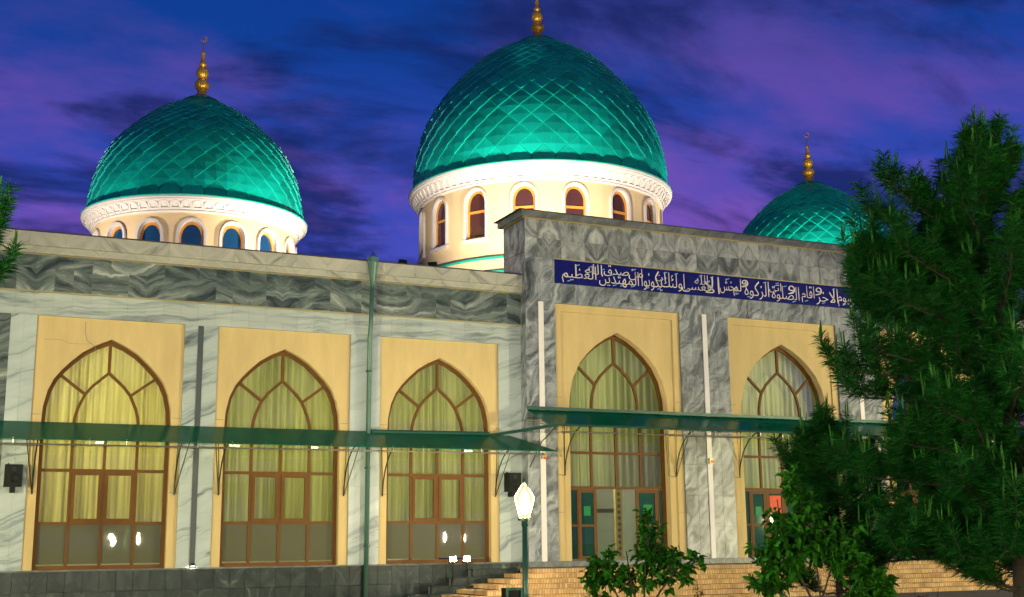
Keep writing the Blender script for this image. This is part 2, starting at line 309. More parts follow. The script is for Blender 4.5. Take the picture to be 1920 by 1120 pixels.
class G:
    """collects faces of one mesh"""
    def __init__(s): s.v = []; s.f = []
    def quad(s, a, b, c, d): n = len(s.v); s.v += [a, b, c, d]; s.f.append((n, n + 1, n + 2, n + 3))
    def poly(s, P): n = len(s.v); s.v += list(P); s.f.append(tuple(range(n, n + len(P))))
    def box(s, x0, x1, y0, y1, z0, z1):
        n = len(s.v)
        s.v += [(x0, y0, z0), (x1, y0, z0), (x1, y1, z0), (x0, y1, z0), (x0, y0, z1), (x1, y0, z1), (x1, y1, z1), (x0, y1, z1)]
        s.f += [(n, n + 3, n + 2, n + 1), (n + 4, n + 5, n + 6, n + 7), (n, n + 1, n + 5, n + 4), (n + 1, n + 2, n + 6, n + 5), (n + 2, n + 3, n + 7, n + 6), (n + 3, n, n + 4, n + 7)]
        return s
    def prism(s, P, y0, y1):
        """polygon P of (x,z), extruded from y0 (front) to y1"""
        n = len(s.v); k = len(P)
        s.v += [(x, y0, z) for x, z in P] + [(x, y1, z) for x, z in P]
        s.f.append(tuple(range(n, n + k))); s.f.append(tuple(range(n + 2 * k - 1, n + k - 1, -1)))
        for i in range(k):
            j = (i + 1) % k; s.f.append((n + j, n + i, n + k + i, n + k + j))
        return s
    def bar(s, P, w, y0, y1, closed=False):
        """bar of width w following the (x,z) polyline P, mitred, between y0 and y1"""
        P = [Vector(p) for p in P]; k = len(P); A = []; B = []
        for i in range(k):
            t0 = (P[i] - P[i - 1]) if (i or closed) else (P[1] - P[0]); t1 = (P[(i + 1) % k] - P[i]) if (i < k - 1 or closed) else (P[-1] - P[-2])
            t0 = t0.normalized(); t1 = t1.normalized(); t = (t0 + t1).normalized(); nrm = Vector((-t.y, t.x))
            m = w / 2 / max(0.35, nrm.dot(Vector((-t0.y, t0.x)))); A.append(P[i] + nrm * m); B.append(P[i] - nrm * m)
        n = len(s.v)
        for a, b in zip(A, B): s.v += [(a.x, y0, a.y), (b.x, y0, b.y), (b.x, y1, b.y), (a.x, y1, a.y)]
        for i in range(k if closed else k - 1):
            p = n + 4 * i; q = n + 4 * ((i + 1) % k)
            for j in range(4): s.f.append((p + j, p + (j + 1) % 4, q + (j + 1) % 4, q + j))
        if not closed:
            s.f += [(n, n + 3, n + 2, n + 1), (n + 4 * k - 4, n + 4 * k - 3, n + 4 * k - 2, n + 4 * k - 1)]
        return s
    def tube(s, P, r, seg=6, r1=None, cap=True):
        P = [Vector(p) for p in P]; k = len(P); n = len(s.v)
        for i in range(k):
            t = (P[min(k - 1, i + 1)] - P[max(0, i - 1)]).normalized()
            a = t.orthogonal().normalized() if abs(t.z) > 0.95 else t.cross(Vector((0, 0, 1))).normalized()
            b = t.cross(a); rr = (r[i] if isinstance(r, (list, tuple)) else r if r1 is None else r + (r1 - r) * i / max(1, k - 1))
            for j in range(seg):
                q = 2 * math.pi * j / seg; s.v.append(tuple(P[i] + a * (rr * math.cos(q)) + b * (rr * math.sin(q))))
        for i in range(k - 1):
            for j in range(seg):
                s.f.append((n + i * seg + j, n + i * seg + (j + 1) % seg, n + (i + 1) * seg + (j + 1) % seg, n + (i + 1) * seg + j))
        if cap: s.f.append(tuple(range(n + seg - 1, n - 1, -1))); s.f.append(tuple(n + (k - 1) * seg + j for j in range(seg)))
        return s
    def lathe(s, prof, seg=48, c=(0, 0, 0), gad=None, cap=False):
        """prof: list of (r, z); gad: (count, depth function of index)"""
        n = len(s.v); k = len(prof)
        for i, (r, z) in enumerate(prof):
            for j in range(seg):
                q = 2 * math.pi * j / seg; rr = r * (1 + (gad[1](i) * abs(math.sin(gad[0] * q / 2)) if gad else 0))
                s.v.append((c[0] + rr * math.cos(q), c[1] + rr * math.sin(q), c[2] + z))
        for i in range(k - 1):
            for j in range(seg):
                s.f.append((n + i * seg + j, n + i * seg + (j + 1) % seg, n + (i + 1) * seg + (j + 1) % seg, n + (i + 1) * seg + j))
        if cap: s.f.append(tuple(range(n + seg - 1, n - 1, -1))); s.f.append(tuple(n + (k - 1) * seg + j for j in range(seg)))
        return s
    def mesh(s, name, mat, smooth=False):
        me = bpy.data.meshes.new(name); me.from_pydata([tuple(v) for v in s.v], [], s.f); me.materials.append(mat)
        if smooth: me.polygons.foreach_set('use_smooth', [True] * len(me.polygons))
        me.update()
        return me
    def obj(s, name, mat, parent=None, loc=None, smooth=False, **k):
        """mesh given in world coordinates; with loc, in coordinates relative to loc"""
        return link(name, s.mesh(name, mat, smooth), parent, loc if loc is not None else (0, 0, 0), **k)


TILE = {}


def tile_mesh(w, h, d, mat, name):
    key = (round(w, 3), round(h, 3), d, mat.name)
    if key not in TILE:
        g = 0.0022 if 'grey_' in mat.name[:6] or 'book' in mat.name or 'black' in mat.name else 0.001; b = g; G_ = G(); n = 0
        # a slab with a small arris: back rectangle, shoulder, front face
        v = [(g, d, g), (w - g, d, g), (w - g, d, h - g), (g, d, h - g), (g, b, g), (w - g, b, g), (w - g, b, h - g), (g, b, h - g),
             (g + b, 0, g + b), (w - g - b, 0, g + b), (w - g - b, 0, h - g - b), (g + b, 0, h - g - b)]
        f = [(8, 9, 10, 11)]
        for i in range(4):
            j = (i + 1) % 4; f += [(i, j, 4 + j, 4 + i), (4 + i, 4 + j, 8 + j, 8 + i)]
        G_.v = v; G_.f = f
        TILE[key] = G_.mesh(name, mat)
    return TILE[key]


def tiles(parent, name, x0, x1, z0, z1, nx, nz, Y, mat, d=0.035, mode='rand', flip0=0):
    w = (x1 - x0) / nx; h = (z1 - z0) / nz; me = tile_mesh(w, h, d, mat, name)
    for k in range(nz):
        for i in range(nx):
            if mode == 'quad': fx = (i + flip0) % 2; fz = k % 2
            elif mode == 'book': fx = (i + flip0) % 2; fz = 0
            elif mode == 'none': fx = fz = 0
            else: fx = random.random() < 0.5; fz = 0
            link(name, me, parent, (x0 + w * (i + (1 if fx else 0)), Y - random.random() * 0.004, z0 + h * (k + (1 if fz else 0))), scale=(-1 if fx else 1, 1, -1 if fz else 1))


# ------------------------------------------------------------------ ground
GZ = -0.9
g = G(); g.box(-300, 300, -300, 300, GZ - 0.3, GZ)
tag(g.obj('ground', MT['paving']), kind='structure')

# ------------------------------------------------------------------ windows
W_ARCH = [(1.365, 0), (1.345, .35), (1.27, .70), (1.155, .96), (1.0, 1.17), (.81, 1.37), (.59, 1.57), (.33, 1.73), (0, 1.885)]
W_IN = [(.68, 0), (.665, .15), (.61, .36), (.48, .66), (.33, .85), (.165, 1.0), (0, 1.15)]
P_ARCH = [(1.48, 0), (1.46, .38), (1.345, .84), (1.145, 1.22), (.92, 1.48), (.66, 1.71), (.375, 1.9), (0, 2.08)]
P_IN = [(.70, 0), (.69, .25), (.66, .45), (.58, .70), (.43, .92), (.21, 1.13), (0, 1.30)]


def both(prof, z0, cx):
    """full arch from right foot over the apex to left foot"""
    return [(cx + x, z0 + z) for x, z in prof] + [(cx - x, z0 + z) for x, z in prof[-2::-1]]


def interp(prof, z):
    for (a, za), (b, zb) in zip(prof, prof[1:]):
        if za <= z <= zb: return a + (b - a) * (z - za) / (zb - za)
    return 0


def cut(prof, za, zb):
    """part of half arch between heights za and zb"""
    return [(interp(prof, za), za)] + [p for p in prof if za < p[1] < zb] + [(interp(prof, zb), zb)]


def curtain(win, cx, hw, z0, z1, Y, mat, pleats, ph):
    g = G(); n = 260; rs = random.Random(ph)
    ks = [(pleats * (0.8 + 0.5 * rs.random()), rs.random() * 6.28, 0.5 + rs.random()) for _ in range(4)]
    def dy(u, t): return 0.028 * sum(a * math.sin(6.283 * k * u + p + 0.5 * t * math.sin(9 * u + p)) for k, p, a in ks) / 1.6
    for t in (0, 0.5, 1.0):
        for i in range(n + 1):
            u = i / n; g.v.append((cx - hw + 2 * hw * u, Y + dy(u, t), z0 + (z1 - z0) * t))
    for k in range(2):
        for i in range(n):
            a = k * (n + 1) + i; g.f.append((a, a + 1, a + n + 2, a + n + 1))
    return g.obj('curtain', mat, win, smooth=True)


def window(root, cx, Y, z0, zs, arch, inner, hw, rows, mid_rows, dzo, dzi, cur, ph, doors=None, curtain_z=0.9):
    """arched window; Y = front of the frame; rows = transom heights; mid_rows = (z0,z1) with casements"""
    fd = 0.07; fw = 0.085; A = both(arch, zs, cx)
    zb = z0
    g = G(); g.bar([(cx - hw + fw / 2, zb), (cx - hw + fw / 2, zs)] + [(cx - (x - fw / 2 if x else 0), zs + z - (fw * 0.75 if x == 0 else fw * 0.35 * z / arch[-1][1])) for x, z in arch[1:]] +
                   [(cx + (x - fw / 2), zs + z - fw * 0.35 * z / arch[-1][1]) for x, z in arch[-2:0:-1]] + [(cx + hw - fw / 2, zs), (cx + hw - fw / 2, zb)], fw, Y, Y + fd)
    win = g.obj('window', MT['brown'], root)
    q = hw / 2
    xs = (cx - q, cx, cx + q)
    if doors is None:
        G().bar([(cx - hw + fw, zb + fw / 2), (cx + hw - fw, zb + fw / 2)], fw, Y + .003, Y + fd - .003).obj('sill_rail', MT['brown'], win)
    for z in rows:
        G().bar([(cx - hw + fw, z), (cx + hw - fw, z)], 0.065, Y + .004, Y + fd - .004).obj('transom', MT['brown'], win)
    zlo = zb + fw if doors is None else rows[-1] + 0.0325
    tops = [zs + 0.0, zs + 0.0, zs + 0.0]
    for i, x in enumerate(xs):
        G().bar([(x, zlo), (x, zs)], 0.062, Y + .008, Y + fd - .008).obj('mullion', MT['brown'], win)
    G().bar([(cx - hw + fw, zs - 0.03), (cx + hw - fw, zs - 0.03)], 0.06, Y + .004, Y + fd - .004).obj('transom', MT['brown'], win)
    # arch bars
    I = both(inner, zs, cx)
    G().bar(I, 0.062, Y + .006, Y + fd - .006).obj('inner_arch', MT['brown'], win)
    G().bar([(cx, zs + inner[-1][1]), (cx, zs + arch[-1][1] - 0.06)], 0.062, Y + .002, Y + fd - .002).obj('mullion', MT['brown'], win)
    xo, xi = interp(arch, dzo), interp(inner, dzi)
    for s in (-1, 1):
        G().bar([(cx + s * xi, zs + dzi), (cx + s * (xo - 0.03), zs + dzo)], 0.062, Y + .002, Y + fd - .002).obj('brace_bar', MT['brown'], win)
    # panes
    yp = Y + 0.03
    def pane(P, mat=MT['glass'], name='pane'):
        return G().prism(P, yp + random.random() * 0.004, yp + 0.01).obj(name, mat, win)
    pane(I)
    for s in (-1, 1):
        o_ = [(x - .05, z) for x, z in cut(arch, 0, dzo)]; i_ = cut(inner, 0, dzi)
        P = [(cx + s * x, zs + z) for x, z in o_ + i_[::-1]]
        pane(P if s < 0 else P[::-1])
        o_ = [(max(0.0, x - .04), z - .04) for x, z in cut(arch, dzo, arch[-1][1])]; i_ = cut(inner, dzi, inner[-1][1])
        P = [(cx + s * x, zs + z) for x, z in o_ + i_[::-1]]
        pane(P if s < 0 else P[::-1])
    lines = [zs - .03] + list(rows) + ([zb + fw] if doors is None else [])
    ex = [cx - hw + fw, cx - q, cx, cx + q, cx + hw - fw]
    for k in range(len(lines) - 1):
        za, zc = lines[k + 1] + .03, lines[k] - .03
        for i in range(4):
            a, b = ex[i] + (.031 if i else 0), ex[i + 1] - (.031 if i < 3 else 0)
            low = doors is None and k == len(lines) - 2
            if mid_rows is not None and k == mid_rows and i in (1, 2):
                G().bar([(a + .035, za + .035), (b - .035, za + .035), (b - .035, zc - .035), (a + .035, zc - .035)], 0.07, Y - .012, Y + fd - .02, closed=True).obj('casement', MT['brown'], win)
                a += .07; b -= .07; za2, zc2 = za + .07, zc - .07
                pane([(a, za2), (b, za2), (b, zc2), (a, zc2)])
            else:
                pane([(a, za), (b, za), (b, zc), (a, zc)], MT['film'] if low else MT['glass'])
    curtain(win, cx, hw + 0.1, curtain_z, zs + arch[-1][1] + 0.1, Y + 0.28, cur, 15, ph)
    return win


def bay_plaster(root, x0, x1, z1, cx, hw, zs, arch, Y, Yb):
    P = [(x0, 0), (cx - hw, 0), (cx - hw, zs)] + [(cx - x, zs + z) for x, z in arch[1:]] + [(cx + x, zs + z) for x, z in arch[-2:0:-1]] + [(cx + hw, zs), (cx + hw, 0), (x1, 0), (x1, z1), (x0, z1)]
    return G().prism(P, Y, Yb).obj('plaster_panel', MT['stucco'], root)


# ------------------------------------------------------------------ wings
def wing(name, label, xa, xb, bays, piers, strip_x, first, end_pier=None):
    root = thing(name, label, 'mosque wing', ((xa + xb) / 2, 10, GZ))
    # masonry behind the cladding: pier cores, beam over the bays, plinth core, roof, side and back walls
    g = G()
    for a, b in piers: g.box(a, b, 0.036, 0.5, 0.0, 5.42)
    g.box(xa, xb, 0.036, 0.5, 5.42, 7.16); g.box(xa, xb, 0.036, 0.6, GZ, -0.001)
    g.obj('wall', MT['core'], root)
    g = G(); g.box(xa, xa + .3, 0.6, 26, GZ, 7.0) if first else g.box(xb - .3, xb, 0.6, 26, GZ, 7.0)
    g.box(xa, xb, 26, 26.3, GZ, 7.0); g.obj('back_wall', MT['drum'], root)
    G().box(xa, xb, 0.5, 26.3, 6.85, 7.0).obj('roof', MT['dark'], root)
    g = G(); g.box(xa + .3, xb - .3, 5.0, 5.2, 0, 5.6); g.box(xa + .3, xb - .3, 0.5, 5.0, 5.6, 5.7); g.box(xa + .3, xb - .3, 0.61, 5.0, -0.05, 0.0)
    g.obj('hall_interior', MT['lobby'], root)
    L = xb - xa
    tiles(root, 'cornice_slab', xa, xb, 6.93, 7.235, round(L / 0.74), 1, -0.15, MT['cornice'], 0.15, 'book')
    tiles(root, 'cornice_slab', xa, xb, 6.775, 6.93, round(L / 0.74), 1, -0.10, MT['cornice'], 0.13, 'book', 1)
    G().box(xa, xb, -0.165, 0.5, 7.2355, 7.262).obj('coping', MT['dark'], root)
    G().box(xa, xb, -0.012, 0.036, 6.755, 6.775).obj('ledge_strip', MT['brass'], root)
    tiles(root, 'frieze_tile', xa, xb, 6.46, 6.755, round(L / 0.385), 1, -0.02, MT['frieze'], 0.05, 'rand')
    tiles(root, 'frieze_tile', xa, xb, 5.955, 6.46, round(L / 0.385), 1, -0.02, MT['frieze'], 0.05, 'rand')
    G().box(xa, xb, -0.03, 0.036, 5.925, 5.955).obj('ledge_strip', MT['brass'], root)
    tiles(root, 'band_tile', xa, xb, 5.42, 5.925, round(L / 0.385), 3, 0.0, MT['band'], 0.036, 'none')
    for a, b in piers:
        tiles(root, 'pier_slab', a, b, 0.0, 5.42, max(2, round((b - a) / 0.38)), 9, 0.0, MT['frieze'] if a == -2.2 else MT['white'], 0.036, 'none')
    for x in strip_x: G().box(x - .06, x + .06, -0.02, 0.0, 0.0, 5.40).obj('pier_strip', MT['darkstrip'], root)
    n = round(L / 0.345)
    tiles(root, 'plinth_tile', xa, xb, -0.46, -0.03, n, 1, -0.06, MT['plinth'], 0.095, 'book')
    tiles(root, 'plinth_tile', xa, xb, GZ, -0.46, n, 1, -0.055, MT['plinth'], 0.09, 'book')
    G().box(xa, xb, -0.08, 0.20, -0.03, -0.002).obj('plinth_cap', MT['ledge'], root)
    for i, (x0, x1) in enumerate(bays):
        cx = (x0 + x1) / 2
        bay_plaster(root, x0, x1, 5.42, cx, 1.365, 3.1, W_ARCH, 0.05, 0.34)
        for s, jx in ((-1, (x0 + cx - 1.365) / 2), (1, (x1 + cx + 1.365) / 2)):     # small joint lines on the jambs
            for z in (3.28, 1.63): G().box(jx - .09, jx + .09, 0.046, 0.05, z - .004, z + .004).obj('joint', MT['darkstrip'], root)
        window(root, cx, 0.2, 0.0, 3.1, W_ARCH, W_IN, 1.365, (2.1, 0.97), 1, 1.08, 0.66, MT['curtain'] if i == 0 else MT['curtain2'], 10 + i + int(xa))
    return root


left = wing('mosque_wing', 'low marble clad mosque wing with three arched curtained windows under the smaller left dome', -2.2, 13.38,
            [(1.78, 4.93), (5.68, 8.85), (9.605, 12.745)], [(-2.2, 1.25), (1.25, 1.78), (4.93, 5.68), (8.85, 9.605), (12.745, 13.38)], (5.285,), True)
# crack in the plaster of the first bay
ck = [(2.78, 5.33), (2.79, 5.1), (2.83, 4.93), (2.93, 4.86), (3.0, 4.8), (3.05, 4.66)]
G().bar(ck, 0.012, 0.046, 0.0505).obj('crack', MT['core'], left)
G().bar([(2.93, 4.86), (2.7, 4.84), (2.45, 4.85), (2.3, 4.92), (1.95, 4.9)], 0.006, 0.047, 0.0505).obj('crack', MT['core'], left)
wing('mosque_wing', 'marble clad wing mostly hidden behind the big pine, beyond the grey portal', 29.52, 45.0,
     [(30.155, 33.295), (34.05, 37.22), (37.97, 41.12)], [(29.52, 30.155), (33.295, 34.05), (37.22, 37.97), (41.12, 45.0)], (37.6,), False)

# ------------------------------------------------------------------ portal
PX0, PX1, PF = 13.38, 29.52, -0.32
portal = thing('entrance_portal', 'tall grey marble entrance portal with blue inscription band and arched doorways', 'portal', ((PX0 + PX1) / 2, 1.0, GZ))
pb = [(14.225, 18.005), (19.575, 23.325), (24.895, 28.675)]
pp = [(13.38, 14.225), (18.005, 19.575), (23.325, 24.895), (28.675, 29.52)]
g = G()
for a, b in pp: g.box(a + (.036 if a == PX0 else 0), b - (.036 if b == PX1 else 0), PF + .036, 0.9, 0.0, 6.53)
g.box(PX0 + .036, PX1 - .036, PF + .036, 0.9, 6.53, 8.72); g.box(PX0 + .036, PX1 - .036, PF + .036, 0.9, GZ, -0.001)
g.obj('wall', MT['core'], portal)
g = G(); g.box(PX0 + .04, PX1 - .04, 0.9, 26, 6.8, 7.0)
g.obj('roof', MT['dark'], portal)
g = G(); g.box(PX0 + .3, PX1 - .3, 4.2, 4.4, 0, 5.9); g.box(PX0 + .3, PX1 - .3, 0.9, 4.2, 5.9, 6.1); g.box(PX0 + .3, PX1 - .3, -0.2, 4.2, -0.06, -0.01)
g.obj('lobby', MT['lobby'], portal)
nP = 46
tiles(portal, 'marble_slab', PX0, PX1, 7.715, 8.72, nP, 2, PF, MT['bookmatch'], 0.036, 'quad')
tiles(portal, 'marble_slab', PX0, 14.225, 7.06, 7.715, 2, 1, PF, MT['portal'], 0.036, 'none')
tiles(portal, 'marble_slab', 28.675, PX1, 7.06, 7.715, 2, 1, PF, MT['portal'], 0.036, 'none')
tiles(portal, 'marble_slab', PX0, PX1, 6.53, 7.06, nP, 1, PF, MT['portal'], 0.036, 'none')
for a, b in pp:
    m_ = (a + b) / 2; k = 2 if b - a > 1 else 1
    tiles(portal, 'pier_slab', a, m_, 0.0, 6.53, k, 8, PF, MT['portal'], 0.036, 'none')
    tiles(portal, 'pier_slab', m_, b, 0.0, 6.53, k, 8, PF, MT['portal'], 0.036, 'none')
    G().box(m_ - .072, m_ + .072, PF - .03, PF - .003, 0.0, 6.54).obj('pier_strip', MT['strip'], portal)
# side faces of the portal
me = tile_mesh(0.33, 0.86, 0.036, MT['portal'], 'side_slab')
for sx, rz in ((PX0, -math.pi / 2), (PX1, math.pi / 2)):
    for k in range(10):
        for y in ([0] if k < 8 else [0, 1, 2, 3]):
            if k * .872 + .86 > 8.74: continue
            link('side_slab', me, portal, (sx, PF + .33 * (y + 1) if rz < 0 else PF + .33 * y, k * 0.872), rot=(0, 0, rz))
# cap with overhang
G().box(PX0 - .13, PX1 + .13, PF - .10, 1.1, 8.745, 8.915).obj('parapet_cap', MT['ledge'], portal)
G().box(PX0 - .2, PX1 + .2, PF - .125, 1.2, 8.915, 8.935).obj('cap_flashing', MT['dark'], portal)
G().box(PX0 - .05, PX1 + .05, PF - .03, 1.0, 8.72, 8.745).obj('ledge_strip', MT['brass'], portal)
# base ledge
tiles(portal, 'base_slab', PX0 - .05, PX1 + .05, -0.135, 0.0, 40, 1, PF - .07, MT['ledge'], 0.10, 'rand')
# bays
for i, (x0, x1) in enumerate(pb):
    cx = (x0 + x1) / 2
    g = G(); g.bar([(x0 + .1, 0), (x0 + .1, 6.43), (x1 - .1, 6.43), (x1 - .1, 0)], 0.2, PF + .06, PF + .4); g.obj('plaster_border', MT['stucco'], portal)
    bay_plaster(portal, x0 + .2, x1 - .2, 6.33, cx, 1.48, 3.8, P_ARCH, PF + .105, PF + .5)
    for jx in (x0 + .1, x1 - .1):
        for z in (4.1, 2.6, 1.2): G().box(jx - .09, jx + .09, PF + .056, PF + .06, z - .004, z + .004).obj('joint', MT['darkstrip'], portal)
    Y = PF + .33
    win = window(portal, cx, Y, 0.0, 3.8, P_ARCH, P_IN, 1.48, (2.72, 1.83), None, 1.2, 0.70, MT['curtain2'], 40 + i, doors=True, curtain_z=1.85)
    # doors under the lower transom
    def leaf(a, b, nm='door_leaf', mid=0.87, y=Y, w=0.085):
        d = G().bar([(a + w / 2, .02 + w / 2), (b - w / 2, .02 + w / 2), (b - w / 2, 1.79 - w / 2), (a + w / 2, 1.79 - w / 2)], w, y, y + .05, closed=True).obj(nm, MT['brown'], portal)
        G().bar([(a + w, mid), (b - w, mid)], 0.06, y + .003, y + .047).obj('door_rail', MT['brown'], d)
        for z0, z1 in ((.02 + w, mid - .03), (mid + .03, 1.79 - w)):
            G().prism([(a + w, z0), (b - w, z0), (b - w, z1), (a + w, z1)], y + .02, y + .03).obj('pane', MT['teal_glass'], d)
        return d
    leaf(cx - 1.40, cx - 1.16, 'sidelight', w=0.03)
    dl = leaf(cx - 1.15, cx - 0.62)
    if i == 0:
        dr = leaf(cx + 0.56, cx + 1.22)
    else:
        leaf(cx - 0.61, cx - 0.01); leaf(cx + 0.0, cx + 0.60); dr = leaf(cx + 0.61, cx + 1.22)
    leaf(cx + 1.23, cx + 1.40, 'sidelight', w=0.03)
    if i < 2:
        G().box(cx - .99, cx - .80, Y + .008, Y + .018, 1.12, 1.36).obj('door_notice', MT['green_sign'], dl)
        G().box(cx + .78, cx + 1.05, Y + .008, Y + .018, 1.10, 1.40).obj('door_notice', MT['green_sign'], dr)
    if i == 1:
        G().box(cx - .50, cx - .12, Y + .008, Y + .018, 1.18, 1.66).obj('door_notice', MT['red_sign'], portal)
    if i == 0:     # what shows through the open doorway
        g = G(); g.box(cx - .02, cx + .2, 2.2, 2.5, 0, 3.4); g.obj('lobby_column', MT['lobbygrey'], portal)
        G().box(cx - .9, cx + 1.2, 2.3, 2.4, 1.25, 1.36).obj('lobby_rail', MT['lobbygrey'], portal)
        s_ = G().box(cx + .62, cx + .82, 1.2, 1.3, 0, 3.2).obj('ornament_post', MT['ornament'], portal)
        for k in range(14):
            zc = 0.12 + k * 0.16; G().prism([(cx + .72, zc - .065), (cx + .775, zc), (cx + .72, zc + .065), (cx + .665, zc)], 1.19, 1.2).obj('ornament_lozenge', MT['lobbygrey'], s_)
# small boxes on the white strips
for x in (13.802, 18.79):
    g = G(); g.box(x - .06, x + .06, PF - .10, PF - .03, 2.47 + (0.0 if x > 14 else 0.05), 2.62 + (0.0 if x > 14 else 0.05)); b_ = g.obj('alarm_box', MT['brass'], portal)
    G().box(x - .02, x + .055, PF - .115, PF - .10, 2.5, 2.56).obj('alarm_cover', MT['red_sign'], b_)

# inscription
band = G().box(14.225, 28.675, PF - .02, PF + .036, 7.062, 7.69).obj('inscription_band', MT['navy'], portal)
G().box(14.2, 28.7, PF - .035, PF + .03, 7.69, 7.714).obj('band_edge', MT['brass'], band)
FORMS = {  # isolated, final, initial, medial presentation forms
    'ا': 'FE8DFE8E----', 'أ': 'FE83FE84----', 'إ': 'FE87FE88----', 'آ': 'FE81FE82----', 'ب': 'FE8FFE90FE91FE92', 'ت': 'FE95FE96FE97FE98', 'ة': 'FE93FE94----',
    'ث': 'FE99FE9AFE9BFE9C', 'خ': 'FEA5FEA6FEA7FEA8', 'د': 'FEA9FEAA----', 'ر': 'FEADFEAE----', 'ز': 'FEAFFEB0----', 'س': 'FEB1FEB2FEB3FEB4', 'ش': 'FEB5FEB6FEB7FEB8',
    'ص': 'FEB9FEBAFEBBFEBC', 'ظ': 'FEC5FEC6FEC7FEC8', 'ع': 'FEC9FECAFECBFECC', 'ف': 'FED1FED2FED3FED4', 'ق': 'FED5FED6FED7FED8', 'ك': 'FED9FEDAFEDBFEDC',
    'ل': 'FEDDFEDEFEDFFEE0', 'م': 'FEE1FEE2FEE3FEE4', 'ن': 'FEE5FEE6FEE7FEE8', 'ه': 'FEE9FEEAFEEBFEEC', 'و': 'FEEDFEEE----', 'ى': 'FEEFFEF0----', 'ي': 'FEF1FEF2FEF3FEF4',
    'ئ': 'FE89FE8AFE8BFE8C', 'ﻻ': 'FEFBFEFC----', 'ء': 'FE80------------'}


def shape(w):
    w = w.replace('لا', 'ﻻ')
    out = []
    for i, ch in enumerate(w):
        F = FORMS[ch]; f = [F[k:k + 4] for k in range(0, len(F), 4)]
        prev = i > 0 and len(FORMS[w[i - 1]]) == 16 and w[i - 1] != 'ء'
        nxt = i < len(w) - 1 and '----' not in F and w[i + 1] != 'ء' and ch != 'ء'
        prev = prev and '----' not in FORMS[w[i - 1]]
        out.append(chr(int(f[(3 if nxt else 1) if prev else (2 if nxt else 0)], 16)))
    return ''.join(reversed(out))


# places of the words on the wall plane, read off the photograph by sight lines from the camera
def px2x(px, py):
    d = (px - 960) * r2 - (py - 560) * u2 + 2296.79 * f1
    t = (PF - .03 + 28.0) / d.y
    return d.x * t, 0.4945 + d.z * t


def c5(x, y): return 1040 + x / 6.4, 480 + y / 6.4
def c6(x, y): return 1320 + x / 5.647, 510 + y / 5.647
WORDS = [('العظيم', c5, 90, 500, 105, 330), ('الله', c5, 365, 570, 100, 222), ('صدق', c5, 590, 890, 112, 250), ('المهتدين', c5, 535, 1010, 175, 375), ('من', c5, 890, 1060, 160, 295), ('يكونوا', c5, 1045, 1290, 170, 420),
         ('ان', c5, 1215, 1330, 190, 305), ('اولئك', c5, 1275, 1560, 205, 420), ('فعسى', c5, 1530, 1880, 285, 440), ('الله', c5, 1680, 1840, 228, 345), ('الا', c6, 0, 165, 50, 225),
         ('يخش', c6, 170, 350, 75, 230), ('لم', c6, 310, 395, 75, 255), ('و', c6, 395, 470, 85, 165), ('الزكوة', c6, 430, 690, 95, 290), ('اتى', c6, 690, 820, 115, 220), ('الصلوة', c6, 720, 1010, 150, 320), ('و', c6, 890, 965, 145, 240),
         ('اقام', c6, 1035, 1170, 150, 325), ('و', c6, 1180, 1250, 165, 250), ('الاخر', c6, 1190, 1420, 170, 355), ('اليوم', c6, 1420, 1590, 180, 370), ('و', c6, 1545, 1590, 270, 375), ('بالله', c6, 1590, 1760, 195, 400)]
tmpc = bpy.data.curves.new('word_curve', 'FONT'); tmpo = bpy.data.objects.new('word_curve', tmpc); COL.objects.link(tmpo)
for wi, (w, cf, xa, xb, ya, yb) in enumerate(WORDS):
    tmpc.body = shape(w); tmpc.offset = -0.008; tmpc.extrude = 0.0; tmpc.resolution_u = 3
    bpy.context.view_layer.update()
    me = bpy.data.meshes.new_from_object(tmpo.evaluated_get(bpy.context.evaluated_depsgraph_get()))
    if not len(me.vertices): continue
    co = np.array([v.co for v in me.vertices]); co[:, 1] = np.where(co[:, 1] > .36, .36 + (co[:, 1] - .36) * 1.9, co[:, 1]); lo = co.min(0); hi = co.max(0)
    ym = (ya + yb) / 2; xm = (xa + xb) / 2
    xl, _ = px2x(*cf(xa, ym)); xr, _ = px2x(*cf(xb, ym)); _, zt = px2x(*cf(xm, ya)); _, zb = px2x(*cf(xm, yb))
    zt = min(zt, 7.67); zb = max(zb, 7.08)
    P = np.zeros_like(co); P[:, 0] = xl + (co[:, 0] - lo[0]) / (hi[0] - lo[0]) * (xr - xl); P[:, 2] = zb + (co[:, 1] - lo[1]) / (hi[1] - lo[1]) * (zt - zb); P[:, 1] = PF - .024
    bm = bmesh.new(); bm.from_mesh(me)
    for v, p in zip(bm.verts, P): v.co = p
    ret = bmesh.ops.extrude_face_region(bm, geom=bm.faces[:])
    for v in [x for x in ret['geom'] if isinstance(x, bmesh.types.BMVert)]: v.co.y += 0.012
    bm.to_mesh(me); bm.free(); me.materials.clear(); me.materials.append(MT['letter'])
    link('word', me, band)
    # pale blue vowel strokes over the word
    rs = random.Random(wi)
    for k in range(max(1, int((xr - xl) / 0.30))):
        x = xl + (xr - xl) * (k + .3 + .4 * rs.random()) / max(1, int((xr - xl) / 0.30)); z = (zt - .05 if rs.random() < .6 else zb + .02) + rs.random() * .03
        G().bar([(x - .06, z), (x + .05, z + .035)], 0.022, PF - .026, PF - .02).obj('vowel_mark', MT['bluemark'], band)
bpy.data.objects.remove(tmpo)

